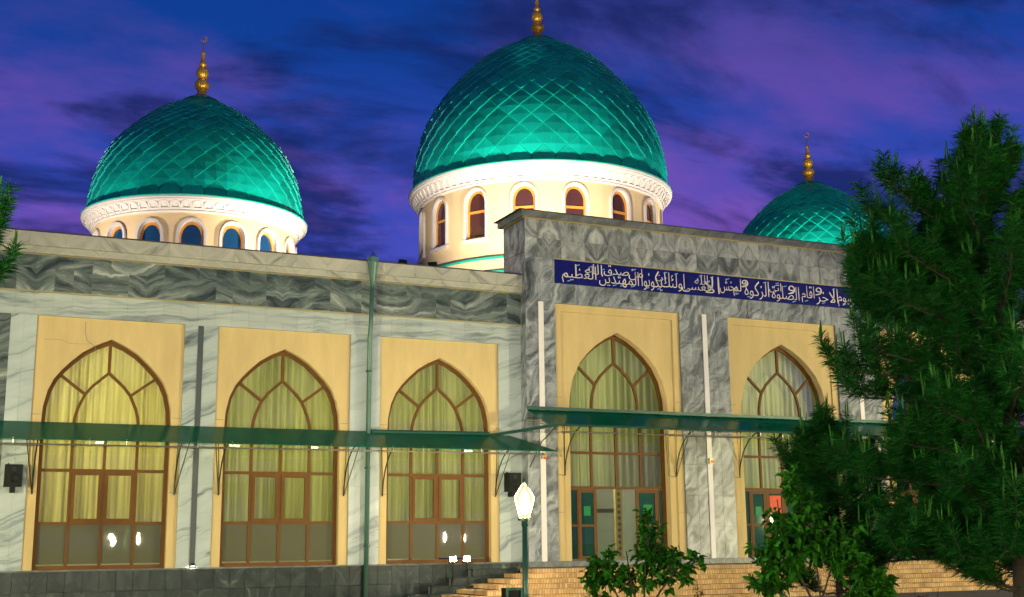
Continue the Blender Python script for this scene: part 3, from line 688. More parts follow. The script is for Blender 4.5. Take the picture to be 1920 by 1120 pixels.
# ------------------------------------------------------------------ stairs and stepped cheek
st = thing('entrance_stairs', 'broad yellow brick stairs climbing to the portal doors', 'stairs', (21, -2.5, GZ))
SX = 13.05
for k in range(7):
    x0 = SX - 0.43 * k; x1 = 2 * 21.45 - SX + 0.43 * k; y0 = -1.2 - 0.3 * k; zt = -0.135 - 0.11 * k
    o = G().box(x0, x1, y0, -0.5 if k == 0 else y0 + .34, zt - 0.11 if k < 6 else GZ, zt - 0.018).obj('step', MT['brick'], st)
    if k: G().box(x0, x0 + .46, y0 + .34, -0.5 - .0 * k, zt - 0.11, zt - .018).obj('step_return', MT['brick'], st)
    G().box(x0 - .012, x1 + .012, y0 - .015, (PF - .03) if k == 0 else y0 + .30, zt - 0.018, zt).obj('tread', MT['tread'] if k == 0 else MT['brick'], o)
ch = thing('stepped_cheek', 'dark marble blocks stepping down beside the left end of the brick stairs', 'stepped wall', (11.5, -0.45, GZ))
for k, (x0, x1, zt) in enumerate(((11.85, 13.0, -0.17), (11.28, 12.4, -0.35), (10.7, 12.0, -0.53), (10.15, 11.6, -0.71))):
    tiles(ch, 'block_slab', x0, x1, GZ, zt, 3, 1, -0.38 - .12 * k, MT['plinth'], 0.115, 'rand')
    G().box(x0, x1, -0.38 - .12 * k - .01, -0.07 if k == 0 else -0.265 - .12 * (k - 1) - .001, zt, zt + .02).obj('block_cap', MT['plinth'], ch)
    G().box(x0 + .01, x1 - .01, -0.265 - .12 * k, -0.262 - .12 * k + .1 if k else -0.08, GZ, zt).obj('block_core', MT['core'], ch)

# ------------------------------------------------------------------ domed towers
SMOOTH_T = np.array([0, .12, .25, .4, .55, .7, .82, .92, 1.0])


def spline(xs, ys, t):
    n = len(xs); m = np.gradient(ys, xs); i = min(n - 2, max(0, int(np.searchsorted(xs, t)) - 1))
    h = xs[i + 1] - xs[i]; u = (t - xs[i]) / h
    return (2 * u**3 - 3 * u**2 + 1) * ys[i] + (u**3 - 2 * u**2 + u) * h * m[i] + (-2 * u**3 + 3 * u**2) * ys[i + 1] + (u**3 - u**2) * h * m[i + 1]


def gothic(hw, z0, zs, za, n=5):
    """half outline (x,z) from foot to apex"""
    P = [(hw, z0), (hw, zs)]
    for i in range(1, n + 1):
        u = i / n; P.append((hw * math.cos(u * math.pi / 2) ** 0.85 if i < n else 0.0, zs + (za - zs) * (math.sin(u * math.pi / 2) * 0.9 + 0.1 * u)))
    return P


def full(P): return P + [(-x, z) for x, z in P[-2::-1]]


def tower(label, cx, cy, prof, zb, zt, Rd, Rc, zc0, zc1, zbase, N, arches, win, phase, rings, fin_s, crescent, view_az, fin_z):
    root = thing('domed_tower', label, 'dome', (cx, cy, 7.0)); C = Vector((cx, cy, 0))
    prof = np.array(prof)
    def rz(t): return max(0.02, float(spline(SMOOTH_T, prof, t)))
    # arc-length table of the meridian
    T = np.linspace(0, 1, 400); RR = np.array([rz(t) for t in T]); ZZ = zb + (zt - zb) * T
    S = np.concatenate([[0], np.cumsum(np.hypot(np.diff(RR), np.diff(ZZ)))])
    def at(s):
        s = min(max(s, 0), S[-1]); return float(np.interp(s, S, RR)), float(np.interp(s, S, ZZ))
    def nrm(s):
        a, b = at(s - .05), at(s + .05); t = Vector((b[0] - a[0], 0, b[1] - a[1])).normalized(); return Vector((t.z, 0, -t.x))
    def pt(s, ang, off):
        r, z = at(s); n = nrm(s); r += n.x * off; z += n.z * off
        return Vector((r * math.cos(ang), r * math.sin(ang), z))
    g = G(); g.lathe([(at(s)[0] - .02, at(s)[1]) for s in np.linspace(0, S[-1], 40)], 72, (0, 0, 0))
    dome = g.obj('dome', MT['tilebase'], root, loc=(cx, cy, 0), smooth=True)
    da = 2 * math.pi / N; rest = G(); s0 = 0.30; rows = []
    # bottom row: five-sided panels with upright seams
    def add_row(faces, ang0):
        me = faces.mesh('dome_tile', MT['tile'])
        rows.append((me, ang0, faces))
    g = G(); e = 0.006; hw = da / 2 - 0.004
    hh0 = 0.47 * da * at(s0)[0]
    a = [pt(0.02, -hw, .03), pt(0.02, 0, .03), pt(0.02, hw, .03), pt(s0, hw, .02), pt(s0 + hh0, 0, .012), pt(s0, -hw, .02), pt(s0, 0, .028)]
    g.v = [tuple(v) for v in a] + [tuple(pt(0.02, -hw, -.01)), tuple(pt(s0, -hw, -.01)), tuple(pt(0.02, hw, -.01)), tuple(pt(s0, hw, -.01))]
    g.f = [(0, 1, 6, 5), (1, 2, 3, 6), (5, 6, 4), (6, 3, 4), (0, 5, 8, 7), (2, 9, 10, 3)]
    add_row(g, 0.0)
    s = s0 + 0.0; k = 0
    while True:
        # diamond centred at sc; lower tip at s, side tips at sc, upper tip
        r = at(s)[0]; h = 0.47 * da * r; sc = s + h
        h2 = 0.47 * da * at(sc)[0]; stop = at(sc + h2)[0] < 0.11 * prof[0] + 0.15
        g = G(); hw = da / 2 - 0.002
        off = 0.078 * r / prof[0] + .012
        v = [pt(s, 0, off), pt(sc, hw, off * .44), pt(sc + h2, 0, .003), pt(sc, -hw, off * .44), pt(s, 0, -.005), pt(sc, hw, -.005), pt(sc, -hw, -.005), pt(sc, 0, off * .5 + .015 * r / prof[0])]
        g.v = [tuple(x) for x in v]; g.f = [(0, 1, 7), (1, 2, 7), (2, 3, 7), (3, 0, 7), (0, 4, 5, 1), (3, 6, 4, 0)]
        add_row(g, 0.5 * da if k % 2 == 0 else 0.0)
        s = sc; k += 1
        if stop or k > 60: break
    send = s
    objs = []
    for ri, (me, a0, gg) in enumerate(rows):
        for i in range(N):
            ang = phase + a0 + da * i; dv = abs((ang - view_az + math.pi) % (2 * math.pi) - math.pi)
            objs.append((-math.cos(dv) * (at(s0 + ri * .3)[0] + .3), ri, ang, me, gg, dv))
    objs.sort(key=lambda t: t[0])
    vis = [t for t in objs if t[5] < R(82)]
    vis.sort(key=lambda t: -(math.cos(t[5]) + .15) * (len(rows) - t[1] + 2) ** 1.4)
    keep = set((t[1], t[2]) for t in vis[:300])
    for _, ri, ang, me, gg, dv in objs:
        if (ri, ang) in keep:
            link('dome_tile', me, dome, (cx, cy, 0), rot=(0, 0, ang))
        else:
            n = len(rest.v); c_, s_ = math.cos(ang), math.sin(ang)
            rest.v += [(x * c_ - y * s_, x * s_ + y * c_, z) for x, y, z in gg.v]; rest.f += [tuple(n + q for q in f) for f in gg.f]
    tag(rest.obj('dome_tiles', MT['tile'], dome, loc=(cx, cy, 0)), kind='stuff')
    # cap of narrow strips
    g = G(); M_ = 24; ss = np.linspace(send - .1, S[-1], 6)
    for i in range(M_):
        for j in range(5):
            A, B = 2 * math.pi * i / M_, 2 * math.pi * (i + 1) / M_; m_ = (A + B) / 2
            g.quad(pt(ss[j], A, .03), pt(ss[j], m_, .055), pt(ss[j + 1], m_, .05), pt(ss[j + 1], A, .03)); g.quad(pt(ss[j], m_, .055), pt(ss[j], B, .03), pt(ss[j + 1], B, .03), pt(ss[j + 1], m_, .05))
    g.obj('dome_cap', MT['tile'], root, loc=(cx, cy, 0))
    # drum, rings
    pr = [(Rd, 7.0), (Rd, zc0 + .02)]
    if zbase: pr = [(Rd + .32, 7.0), (Rd + .32, zbase[0]), (Rd + .16, zbase[0]), (Rd + .16, zbase[1]), (Rd, zbase[1]), (Rd, zc0 + .02)]
    nd = 16 * 12
    wh, wz0, wzs, wza = win
    # drum wall with real window niches: strips between openings plus sill and head pieces
    drum = G(); step = 2 * math.pi / 16; ha = (wh + .02) / Rd
    Pfull = gothic(wh + .02, wz0, wzs, wza + .02, 6)
    def cyl(a, z, r=Rd): return (r * math.cos(a), r * math.sin(a), z)
    for i in range(16):
        c = phase + step * (i + .5)
        for a0, a1 in ((c + ha, c + step - ha),):
            for q in range(3):
                A, B = a0 + (a1 - a0) * q / 3, a0 + (a1 - a0) * (q + 1) / 3
                drum.quad(cyl(A, zbase[1] if zbase else 7.0), cyl(B, zbase[1] if zbase else 7.0), cyl(B, zc0 + .03), cyl(A, zc0 + .03))
        xs = [-(wh + .02)] + [-x for x, z in Pfull[2:-1]] + [0] + [x for x, z in Pfull[-2:1:-1]] + [wh + .02]
        hz = lambda x: wzs if abs(x) >= wh + .0199 else np.interp(-abs(x), [-p[0] for p in Pfull[1:]], [p[1] for p in Pfull[1:]])
        for xa_, xb_ in zip(xs, xs[1:]):
            A, B = c + xa_ / Rd, c + xb_ / Rd
            drum.quad(cyl(A, hz(xa_)), cyl(B, hz(xb_)), cyl(B, zc0 + .03), cyl(A, zc0 + .03))
            drum.quad(cyl(A, zbase[1] if zbase else 7.0), cyl(B, zbase[1] if zbase else 7.0), cyl(B, wz0), cyl(A, wz0))
    if zbase: drum.lathe(pr[:5], 96)
    drum_o = drum.obj('drum', MT['drum'], root, loc=(cx, cy, 0))
    G().lathe([(Rd - .5, 7.0), (Rd - .5, zc0)], 48).obj('drum_core', MT['dark'], root, loc=(cx, cy, 0))
    for r, z0, z1 in rings:
        G().lathe([(r - .35, z1 + .10), (r + .05, z0 + .06), (r + .05, z0), (r - .25, z0 - .01)], 96).obj('eave_flashing', MT['flash'], drum_o, loc=(cx, cy, 0))
    # windows
    surM = revM = None
    for i in range(16):
        c = phase + step * (i + .5); dv = abs((c - view_az + math.pi) % (2 * math.pi) - math.pi)
        if dv > R(105): continue
        # local frame: x across, y inward (depth), z up; placed at drum surface, rotated
        if surM is None:
            O = full(gothic(wh, wz0, wzs, wza)); w_ = 0.085
            g = G(); g.bar([(x * (1 + .045 / wh), z + (.045 if z > wzs + .01 else 0)) for x, z in O], w_, -.06, .05); surM = g.mesh('window_surround', MT['trim'])
            g = G()
            for (xa_, za_), (xb_, zb_) in zip(O, O[1:]): g.quad((xa_, -.02, za_), (xb_, -.02, zb_), (xb_ * .97, .17, zb_ - (.03 if zb_ > wzs else 0)), (xa_ * .97, .17, za_ - (.03 if za_ > wzs else 0)))
            g.quad((-wh, -.02, wz0), (wh, -.02, wz0), (wh * .92, .17, wz0 + .02), (-wh * .92, .17, wz0 + .02)); revM = g.mesh('reveal', MT['trim'])
            g = G(); g.box(-wh - .14, wh + .14, -.09, .04, wz0 - .12, wz0); silM = g.mesh('window_sill', MT['trim'])
            I = [(x * .93, z - (.06 if z > wzs + .01 else 0)) for x, z in O]
            g = G(); g.bar([(I[-1][0], wz0 + .03)] + I[::-1][1:] , .10, .09, .17); g.bar([(-wh * .88, wz0 + .06), (wh * .88, wz0 + .06)], .10, .092, .168)
            frM = g.mesh('tower_window', MT['orange'])
            g = G(); zt_ = wz0 + (wza - wz0) * .56; g.bar([(-wh * .88, zt_), (wh * .88, zt_)], .09, .085, .165); trM = g.mesh('transom', MT['orange'])
            g = G(); g.prism(I, .125, .135); paM = g.mesh('pane', MT['redglass'] if Rd > 4 else MT['drumglass'])
        L0 = (cx + Rd * math.cos(c), cy + Rd * math.sin(c), 0); rot = (0, 0, c + math.pi / 2)
        fr = link('tower_window', frM, root, L0, rot=rot)
        for nm, m_ in (('window_surround', surM), ('reveal', revM), ('window_sill', silM), ('transom', trM), ('pane', paM)):
            ch_ = bpy.data.objects.new(nm, m_); COL.objects.link(ch_); ch_.parent = fr; WL[ch_.name] = Vector(L0)
    # cornice: cove and lips, then the row of little arches
    H = zc1 - zc0
    cp = [(Rd - .02, zc0 - .03), (Rd + .05, zc0 - .03), (Rd + .08, zc0 + .02), (Rd + .06, zc0 + .06), (Rd + .10, zc0 + .12), (Rd + .16, zc0 + .3 * H), (Rd + .25, zc0 + .55 * H), (Rc - .10, zc1 - .16), (Rc - .03, zc1 - .15), (Rc - .02, zc1 - .10), (Rc, zc1 - .08), (Rc, zc1 - .01), (Rc - .5, zc1 + .02)]
    cor = G().lathe(cp, 128).obj('cornice', MT['trim'], root, loc=(cx, cy, 0), smooth=False)
    G().lathe([(Rc + .012, zc1 - .035), (Rc + .02, zc1), (Rc + .012, zc1 + .02), (prof[0] + .005, zc1 + .06)], 96).obj('drip_edge', MT['flash'], cor, loc=(cx, cy, 0))
    sw = 2 * math.pi * (Rd + .2) / arches; aw = sw * .40
    g = G(); O = full(gothic(aw, 0.0, .55 * (H - .26), (H - .22), 4))
    g.bar(O, sw * .17, -.035, .05); g.bar([(-aw * 1.05, .0), (aw * 1.05, .0)], .04, -.045, .05)
    g.box(-sw * .5, -sw * .5 + .018, -.02, .06, -.06, H - .2)
    tilt = math.atan2((Rc - .1) - (Rd + .12), (H - .24))
    arM = g.mesh('cornice_arch', MT['trim'])
    for i in range(arches):
        a = phase + 2 * math.pi * (i + .5) / arches; dv = abs((a - view_az + math.pi) % (2 * math.pi) - math.pi)
        if dv > R(110): continue
        rr = Rd + .115
        link('cornice_arch', arM, cor, (cx + rr * math.cos(a), cy + rr * math.sin(a), zc0 + .11), rot=Matrix.Rotation(a + math.pi / 2, 3, 'Z').__matmul__(Matrix.Rotation(tilt, 3, 'X')).to_euler())
    # finial
    f = fin_s; z0 = fin_z
    fin = G().lathe([(.20 * f, -.08), (.175 * f, .02), (.165 * f, .22 * f), (.12 * f, .24 * f)], 20).obj('finial', MT['gold'], root, loc=(cx, cy, z0), smooth=True)
    def bulb(zc, rh, rv, n=14):
        P = [(max(.06 * f, rh * math.cos(q)), rv * math.sin(q)) for q in np.linspace(-1.4, 1.4, n)]
        G().lathe(P, 80, gad=(20, lambda i: -.07 * math.sin(math.pi * i / (n - 1)))).obj('finial_bulb', MT['gold'], fin, loc=(cx, cy, z0 + zc), smooth=True)
    bulb(.43 * f, .27 * f, .24 * f); bulb(.89 * f, .225 * f, .25 * f)
    sh = [(.10, 1.05), (.085, 1.14), (.12, 1.17), (.145, 1.22), (.13, 1.28), (.085, 1.31), (.078, 1.45), (.062, 1.62), (.075, 1.65), (.075, 1.70), (.02, 1.73), (.014, 2.1)]
    G().lathe([(r * f, z * f) for r, z in sh], 20, cap=True).obj('finial_spire', MT['gold'], fin, loc=(cx, cy, z0), smooth=True)
    if crescent:
        g = G(); n = 20; ro = .125; c0 = 2.10 * f + .12; ph0 = R(40)
        Po = []; Pi = []
        for i in range(n + 1):
            q = R(-140) + R(280) * i / n
            Po.append((ro * math.sin(q), -ro * math.cos(q)))
            w_ = .055 * math.cos(q * .64)
            Pi.append(((ro - w_) * math.sin(q), -(ro - w_) * math.cos(q)))
        rot_ = lambda p: (p[0] * math.cos(ph0) - p[1] * math.sin(ph0), p[0] * math.sin(ph0) + p[1] * math.cos(ph0))
        Po = [rot_(p) for p in Po]; Pi = [rot_(p) for p in Pi]
        for i in range(n): g.prism([Po[i], Po[i + 1], Pi[i + 1], Pi[i]], -.02, .02)
        g.obj('crescent', MT['gold'], fin, loc=(cx, cy, z0 + c0), rot=(0, 0, R(-22)))
    return root


CP = [5.05, 5.08, 4.94, 4.64, 4.06, 3.22, 2.39, 1.26, 0.24]
SP = [3.68, 3.64, 3.54, 3.33, 2.96, 2.31, 1.68, 0.89, 0.2]
PH = R(257.3) - 2 * math.pi / 32
tower('largest teal diamond scaled dome, on a tall cream drum behind the portal', 21.45, 14.9, CP, 14.05, 21.06, 4.83, 5.31, 13.48, 14.09, (10.06, 10.55), 36, 90,
      (0.42, 11.42, 12.75, 13.3), R(225.2), [(4.99, 10.56, 10.70), (5.15, 10.0, 10.1)], 1.03, False, R(242), 21.06)
tower('smaller teal dome on a cream drum above the wing with three arched windows', 7.78, 14.84, SP, 11.6, 16.4, 3.46, 3.88, 11.17, 11.65, None, 32, 64,
      (0.40, 8.9, 10.35, 10.88), PH, [], 1.0, True, R(258), 16.41)
tower('teal dome seen low behind the portal parapet beside the pine', 35.12, 14.84, SP, 11.6, 16.4, 3.46, 3.88, 11.17, 11.65, None, 32, 64,
      (0.40, 8.9, 10.35, 10.88), PH, [], 1.0, True, R(231), 16.41)

# ------------------------------------------------------------------ canopies
can = thing('green_canopy', 'long green sheet canopy over the three wing windows', 'canopy', (6, -0.5, 2.6))


def sloped(parent, name, x0, x1, ya, za, yb, zb, t, mat, xe=0.0):
    g = G(); g.v = [(x0, ya, za), (x1, ya, za), (x1 + xe, yb, zb), (x0, yb, zb), (x0, ya, za - t), (x1, ya, za - t), (x1 + xe, yb, zb - t), (x0, yb, zb - t)]
    g.f = [(0, 3, 2, 1), (4, 5, 6, 7), (0, 1, 5, 4), (1, 2, 6, 5), (2, 3, 7, 6), (3, 0, 4, 7)]
    return g.obj(name, mat, parent)


xs = [-2.6, 0.55, 3.7, 6.85, 10.0, 13.0]
for a, b in zip(xs, xs[1:]):
    sloped(can, 'sheet', a + .002, b - .002, -0.03, 3.11, -1.25, 2.645, 0.012, MT['sheet'], 0.75 if b == 13.0 else 0)
G().tube([(-2.6, -1.16, 2.535), (13.45, -1.16, 2.57)], 0.018, 8).obj('rail', MT['rod'], can)
for i in range(22):
    x = -2.3 + i * 0.74; G().tube([(x, -1.16, 2.55), (x, -1.17, 2.68)], 0.012, 6).obj('hanger', MT['rod'] if i % 3 else MT['flash'], can)
def arc_bracket(parent, x, ya, z0, yo, z1, side, foot=True):
    P = [(x, ya + (yo - ya) * (1 - math.cos(u * math.pi / 2)) ** 0.9, z0 + (z1 - z0) * math.sin(u * math.pi / 2)) for u in np.linspace(0, 1, 10)]
    b = G().tube(P, 0.017, 6).obj('bracket', MT['bracket'], parent)
    G().tube([(x, ya, z0), (x + side * .05, ya - .02, z1 + .25)], 0.010, 5).obj('bracket_stay', MT['bracket'], b)
    G().tube([(x, ya, z0), (x + side * .22, yo * .55, z1 + .1)], 0.011, 5).obj('bracket_stay', MT['bracket'], b)
    return b
for i, x in enumerate((1.9, 4.84, 5.82, 8.74, 9.70, 12.65)):
    arc_bracket(can, x, 0.03, 1.58, -0.95, 2.70, -1 if i % 2 == 0 else 1)
for x in (3.35, 6.35, 8.25, 9.95, 12.3):
    l_ = G().box(x - .14, x + .14, -0.52, -0.44, 2.80, 2.86).obj('lamp_housing', MT['gmetal'], can)
    G().tube([(x - .12, -0.48, 2.77), (x + .12, -0.48, 2.77)], 0.025, 8).obj('lamp_tube', MT['tube'], l_)
G().tube([(9.36, -0.12, 3.10), (12.4, -0.12, 3.13)], 0.045, 8).obj('gutter', MT['gmetal'], can)

pcan = thing('green_canopy', 'higher green canopy across the portal doors', 'canopy', (21.45, -1.0, 3.2))
xs = [13.36, 16.05, 18.75, 21.45, 24.15, 26.85, 29.54]
for a, b in zip(xs, xs[1:]):
    sloped(pcan, 'sheet', a + .002, b - .002, PF - .04, 3.74, -1.55, 3.27, 0.012, MT['sheet'])
G().box(13.36, 29.54, PF - .10, PF - .035, 3.745, 3.82).obj('gutter', MT['gmetal'], pcan)  # dark bar stands in for the canopy's shadow on the glass
G().tube([(13.36, -1.56, 3.255), (29.54, -1.56, 3.255)], 0.028, 8).obj('edge_tube', MT['gmetal'], pcan)
G().tube([(13.75, -1.45, 3.10), (29.3, -1.45, 3.13)], 0.018, 8).obj('rail', MT['rod'], pcan)
for i in range(22):
    x = 13.9 + i * 0.72; G().tube([(x, -1.45, 3.11), (x, -1.46, 3.29)], 0.012, 6).obj('hanger', MT['rod'], pcan)
for i, x in enumerate((14.46, 17.78, 19.8, 23.1, 25.12, 28.45)):
    b = arc_bracket(pcan, x, PF + .08, 2.12, -1.25, 3.28, -1 if i % 2 == 0 else 1)
    G().tube([(x, PF + .05, 2.12), (x - .26, PF + .05, 2.14), (x - .32, PF + .05, 3.4)], 0.011, 5).obj('bracket_stay', MT['bracket'], b)
# slanting bar and hoops at the canopy's free left end
G().tube([(12.4, -0.02, 3.08), (13.62, -1.5, 3.26)], 0.04, 8).obj('end_bar', MT['gmetal'], pcan)
for q in range(3):
    P = [(13.36 + .28 * u, -.35 - 1.15 * u + .0 * q, 3.52 - .06 * q - .26 * u * u + .0) for u in np.linspace(0, 1, 8)]
    G().tube(P, 0.012, 5).obj('end_hoop', MT['rod'] if q else MT['gmetal'], pcan)
G().tube([(13.62, -1.5, 3.25), (13.5, -.9, 2.9), (13.42, -.36, 2.3)], 0.014, 5).obj('bracket_stay', MT['bracket'], pcan)

# ------------------------------------------------------------------ downpipe, speakers, small wall lamps
dp = thing('downpipe', 'green downpipe with a funnel head running down the wing wall', 'downpipe', (9.27, -0.22, GZ))
G().tube([(9.29, -0.24, 6.62), (9.27, -0.24, 5.6), (9.27, -0.16, 5.3), (9.25, -0.16, GZ)], 0.055, 12).obj('pipe', MT['pipe'], dp, smooth=True)
g = G(); g.lathe([(.06, 6.55), (.06, 6.66), (.13, 7.18), (.15, 7.2), (.15, 7.3), (.13, 7.3), (.12, 7.2)], 12, (9.29, -0.27, 0)); g.obj('funnel', MT['pipe'], dp)
for k in range(5): G().tube([(9.29 + .1 * math.cos(k * 1.3), -.27 + .1 * math.sin(k * 1.3), 7.28), (9.29 + .03 * math.cos(k * 2), -.27, 7.44)], 0.008, 4).obj('leaf_guard', MT['bracket'], dp)
for z in (4.5, 2.2, 0.4): G().lathe([(.06, z), (.075, z + .01), (.075, z + .05), (.06, z + .06)], 12, (9.26, -0.16, 0)).obj('clamp', MT['gmetal'], dp)


def speaker(label, x, z, Y):
    t = thing('loudspeaker', label, 'loudspeaker', (x, Y, z), 'black loudspeakers on the facade')
    g = G(); g.prism([(x - .17, z), (x + .17, z), (x + .17, z + .46), (x - .17, z + .46)], Y - .34, Y - .06); g.obj('cabinet', MT['black'], t)
    G().prism([(x - .15, z + .02), (x + .15, z + .02), (x + .15, z + .44), (x - .15, z + .44)], Y - .352, Y - .34).obj('grille', MT['black'], t)
    G().lathe([(.10, 0), (.11, -.012), (.085, -.02), (.03, .0)], 20).obj('cone', MT['black'], t, loc=(x, Y - .354, z + .17), rot=(R(-90), 0, 0))
    G().lathe([(.04, 0), (.045, -.01), (.02, -.012)], 14).obj('tweeter', MT['dark'], t, loc=(x, Y - .354, z + .36), rot=(R(-90), 0, 0))
    G().box(x - .05, x + .05, Y - .25, Y, z - .12, z).obj('bracket', MT['black'], t)
    G().tube([(x - .1, Y - .15, z + .46), (x - .1, Y, z + .5)], .012, 5).obj('bracket_arm', MT['black'], t)


speaker('black loudspeaker on the pale pier left of the first arched window', 1.50, 1.72, 0.0)
speaker('black loudspeaker on the pale wall above the glowing lantern', 13.02, 1.70, 0.0)


def floodlight(label, pos, aim, size=0.22, lens=None, group='floodlights', stand=0.0, power=0, spot=R(76), col=(1, .93, .92)):
    p = Vector(pos); d = (Vector(aim) - p).normalized()
    t = thing('floodlight', label, 'floodlight', (p.x, p.y, p.z - size * .6 - stand), group)
    q = d.to_track_quat('Y', 'Z').to_euler()
    s = size / 2
    g = G(); g.v = [(-s * .7, -s * .8, -s * .5), (s * .7, -s * .8, -s * .5), (s * .7, -s * .8, s * .5), (-s * .7, -s * .8, s * .5), (-s, s * .4, -s * .75), (s, s * .4, -s * .75), (s, s * .4, s * .75), (-s, s * .4, s * .75)]
    g.f = [(0, 3, 2, 1), (4, 5, 6, 7), (0, 1, 5, 4), (1, 2, 6, 5), (2, 3, 7, 6), (3, 0, 4, 7)]
    g.obj('housing', MT['black'], t, loc=p, rot=q)
    g = G(); g.box(-s * .88, s * .88, s * .41, s * .46, -s * .63, s * .63); g.obj('lens', lens or MT['glass'], t, loc=p, rot=q)
    g = G(); g.bar([(-s * 1.1, 0), (-s * 1.1, -s * 1.15), (s * 1.1, -s * 1.15), (s * 1.1, 0)], .02, -.015, .015); g.obj('yoke', MT['black'], t, loc=p, rot=(0, 0, q.z))
    if stand: G().tube([(p.x, p.y, p.z - s * 1.1), (p.x, p.y, p.z - s * 1.2 - stand)], .018, 6).obj('stake', MT['black'], t)
    if power:
        ld = bpy.data.lights.new('floodlight_beam', 'SPOT'); ld.energy = power; ld.spot_size = spot; ld.spot_blend = 0.9; ld.color = col; ld.shadow_soft_size = 0.12
        lo = bpy.data.objects.new('floodlight_beam', ld); COL.objects.link(lo); lo.parent = t; lo.location = p + d * (size * .4) - t.location
        lo.rotation_euler = d.to_track_quat('-Z', 'Y').to_euler()
    return t


# roof floodlights that light the domes
FL = [  # (label, position, aim, power)
    ('floodlight on the roof left of the cream central drum', (13.9, 8.6, 7.5), (18.6, 12.6, 15.5), 4255),
    ('floodlight on the roof behind the portal parapet, in front of the central drum', (18.2, 5.6, 7.5), (20.0, 11.4, 15.9), 7129),
    ('floodlight on the roof right of the central drum', (30.4, 10.2, 7.5), (25.0, 13.4, 15.3), 4945),
    ('floodlight on the roof at the right foot of the left drum', (12.4, 8.8, 7.4), (9.4, 12.6, 12.9), 4485),
    ('floodlight on the roof at the left foot of the left drum', (1.4, 11.4, 7.4), (5.6, 13.9, 12.3), 1954),
    ('floodlight on the roof in front of the left drum', (8.2, 8.0, 7.4), (8.0, 12.2, 12.1), 804),
    ('floodlight on the roof in front of the right dome', (32.6, 7.6, 7.4), (34.2, 12.8, 13.3), 6899),
    ('floodlight on the roof left of the right dome', (29.4, 10.8, 7.4), (33.2, 14.0, 13.1), 2989)]
for l_, p, a, pw in FL: floodlight(l_, p, a, 0.3, None, 'floodlights on the roofs', 0.0, pw)
# dark housings standing on the wing's parapet
floodlight('small black floodlight on the wing parapet, nearer the downpipe', (10.25, 0.25, 7.36), (7.78, 14.84, 17.75), 0.22, None, 'floodlights on the roofs', 0.0, 5200, R(6.6))
floodlight('small black floodlight on the wing parapet under the cream drum', (11.05, 0.25, 7.36), (21.45, 14.9, 22.35), 0.24, None, 'floodlights on the roofs', 0.0, 7000, R(6.0))
floodlight('small black floodlight on the far wing parapet', (31.6, 0.25, 7.36), (35.12, 14.84, 17.75), 0.22, None, 'floodlights on the roofs', 0.0, 5200, R(6.6))
# lit lamps on the ground
floodlight('glaring ground floodlight under the third window, left one of the pair', (11.27, -0.55, 0.10), (9.6, -8, 0.25), 0.17, MT['flood'], 'lit floodlights by the plinth', 0.42)
floodlight('glaring ground floodlight under the third window, right one of the pair', (11.62, -0.55, 0.10), (10.5, -8, 0.25), 0.17, MT['flood'], 'lit floodlights by the plinth', 0.22)
floodlight('small lit uplight at the foot of the dark pier strip between the first two windows', (5.28, -0.14, 0.06), (5.28, -0.05, -0.8), 0.10, MT['flood'], 'lit floodlights by the plinth')

# ------------------------------------------------------------------ street lamps
def lantern(t, x, y, z, s, glow):
    """six-sided lantern whose bottom is at z"""
    prof = [(.085, 0.0), (.17, .30), (.175, .335), (.085, .475), (.05, .53), (.018, .56)]
    g = G(); g.lathe([(r * s, h * s) for r, h in prof], 6, (x, y, z), cap=True); gl = g.obj('lantern', MT['lantern'], t)
    G().lathe([(.012, .06), (.05, .10), (.075, .20), (.07, .32), (.03, .42), (.01, .44)], 10, (0, 0, 0), cap=True).obj('bulb', glow, gl, loc=(x, y, z), scale=(s, s, s), smooth=True)
    G().lathe([(.11 * s, -.035 * s), (.11 * s, 0), (.05 * s, 0)], 12, (x, y, z), cap=True).obj('lantern_base', MT['gmetal'], gl)
    G().lathe([(.02 * s, .56 * s), (.03 * s, .58 * s), (.004 * s, .64 * s)], 8, (x, y, z), cap=True).obj('lantern_tip', MT['gmetal'], gl)
    for k in range(6):
        q = 2 * math.pi * k / 6; P = [(x + r * s * math.cos(q) * 1.02, y + r * s * math.sin(q) * 1.02, z + h * s) for r, h in prof]
        G().tube(P, .007 * s, 4).obj('lantern_rib', MT['brass'], gl)


lp = thing('street_lamp', 'green lamp post with one glowing white lantern beside the stairs', 'street lamp', (11.03, -5.0, GZ))
G().tube([(11.03, -5, GZ), (11.03, -5, -.5), (11.03, -5, .92)], [.075, .062, .05], 12).obj('post', MT['gmetal'], lp, smooth=True)
G().lathe([(.11, GZ), (.11, GZ + .1), (.08, GZ + .16)], 12, (11.03, -5, 0), cap=True).obj('post_foot', MT['gmetal'], lp)
G().lathe([(.05, .78), (.075, .82), (.055, .86), (.07, .91), (.09, .925)], 12, (11.03, -5, 0)).obj('collar', MT['gmetal'], lp)
lantern(lp, 11.03, -5, .955, 1.28, MT['bulb_near'])
bx = thing('floodlight', 'black box floodlight low behind the lamp post, its face unlit', 'floodlight', (10.95, -4.6, GZ))
G().box(10.72, 11.12, -4.7, -4.5, -.86, -.44).obj('housing', MT['black'], bx)
G().bar([(10.75, -.84), (11.09, -.84), (11.09, -.46), (10.75, -.46)], .05, -4.73, -4.70, closed=True).obj('bezel', MT['gmetal'], bx)
G().box(10.86, 10.98, -4.66, -4.54, GZ, -.86).obj('stand', MT['black'], bx)
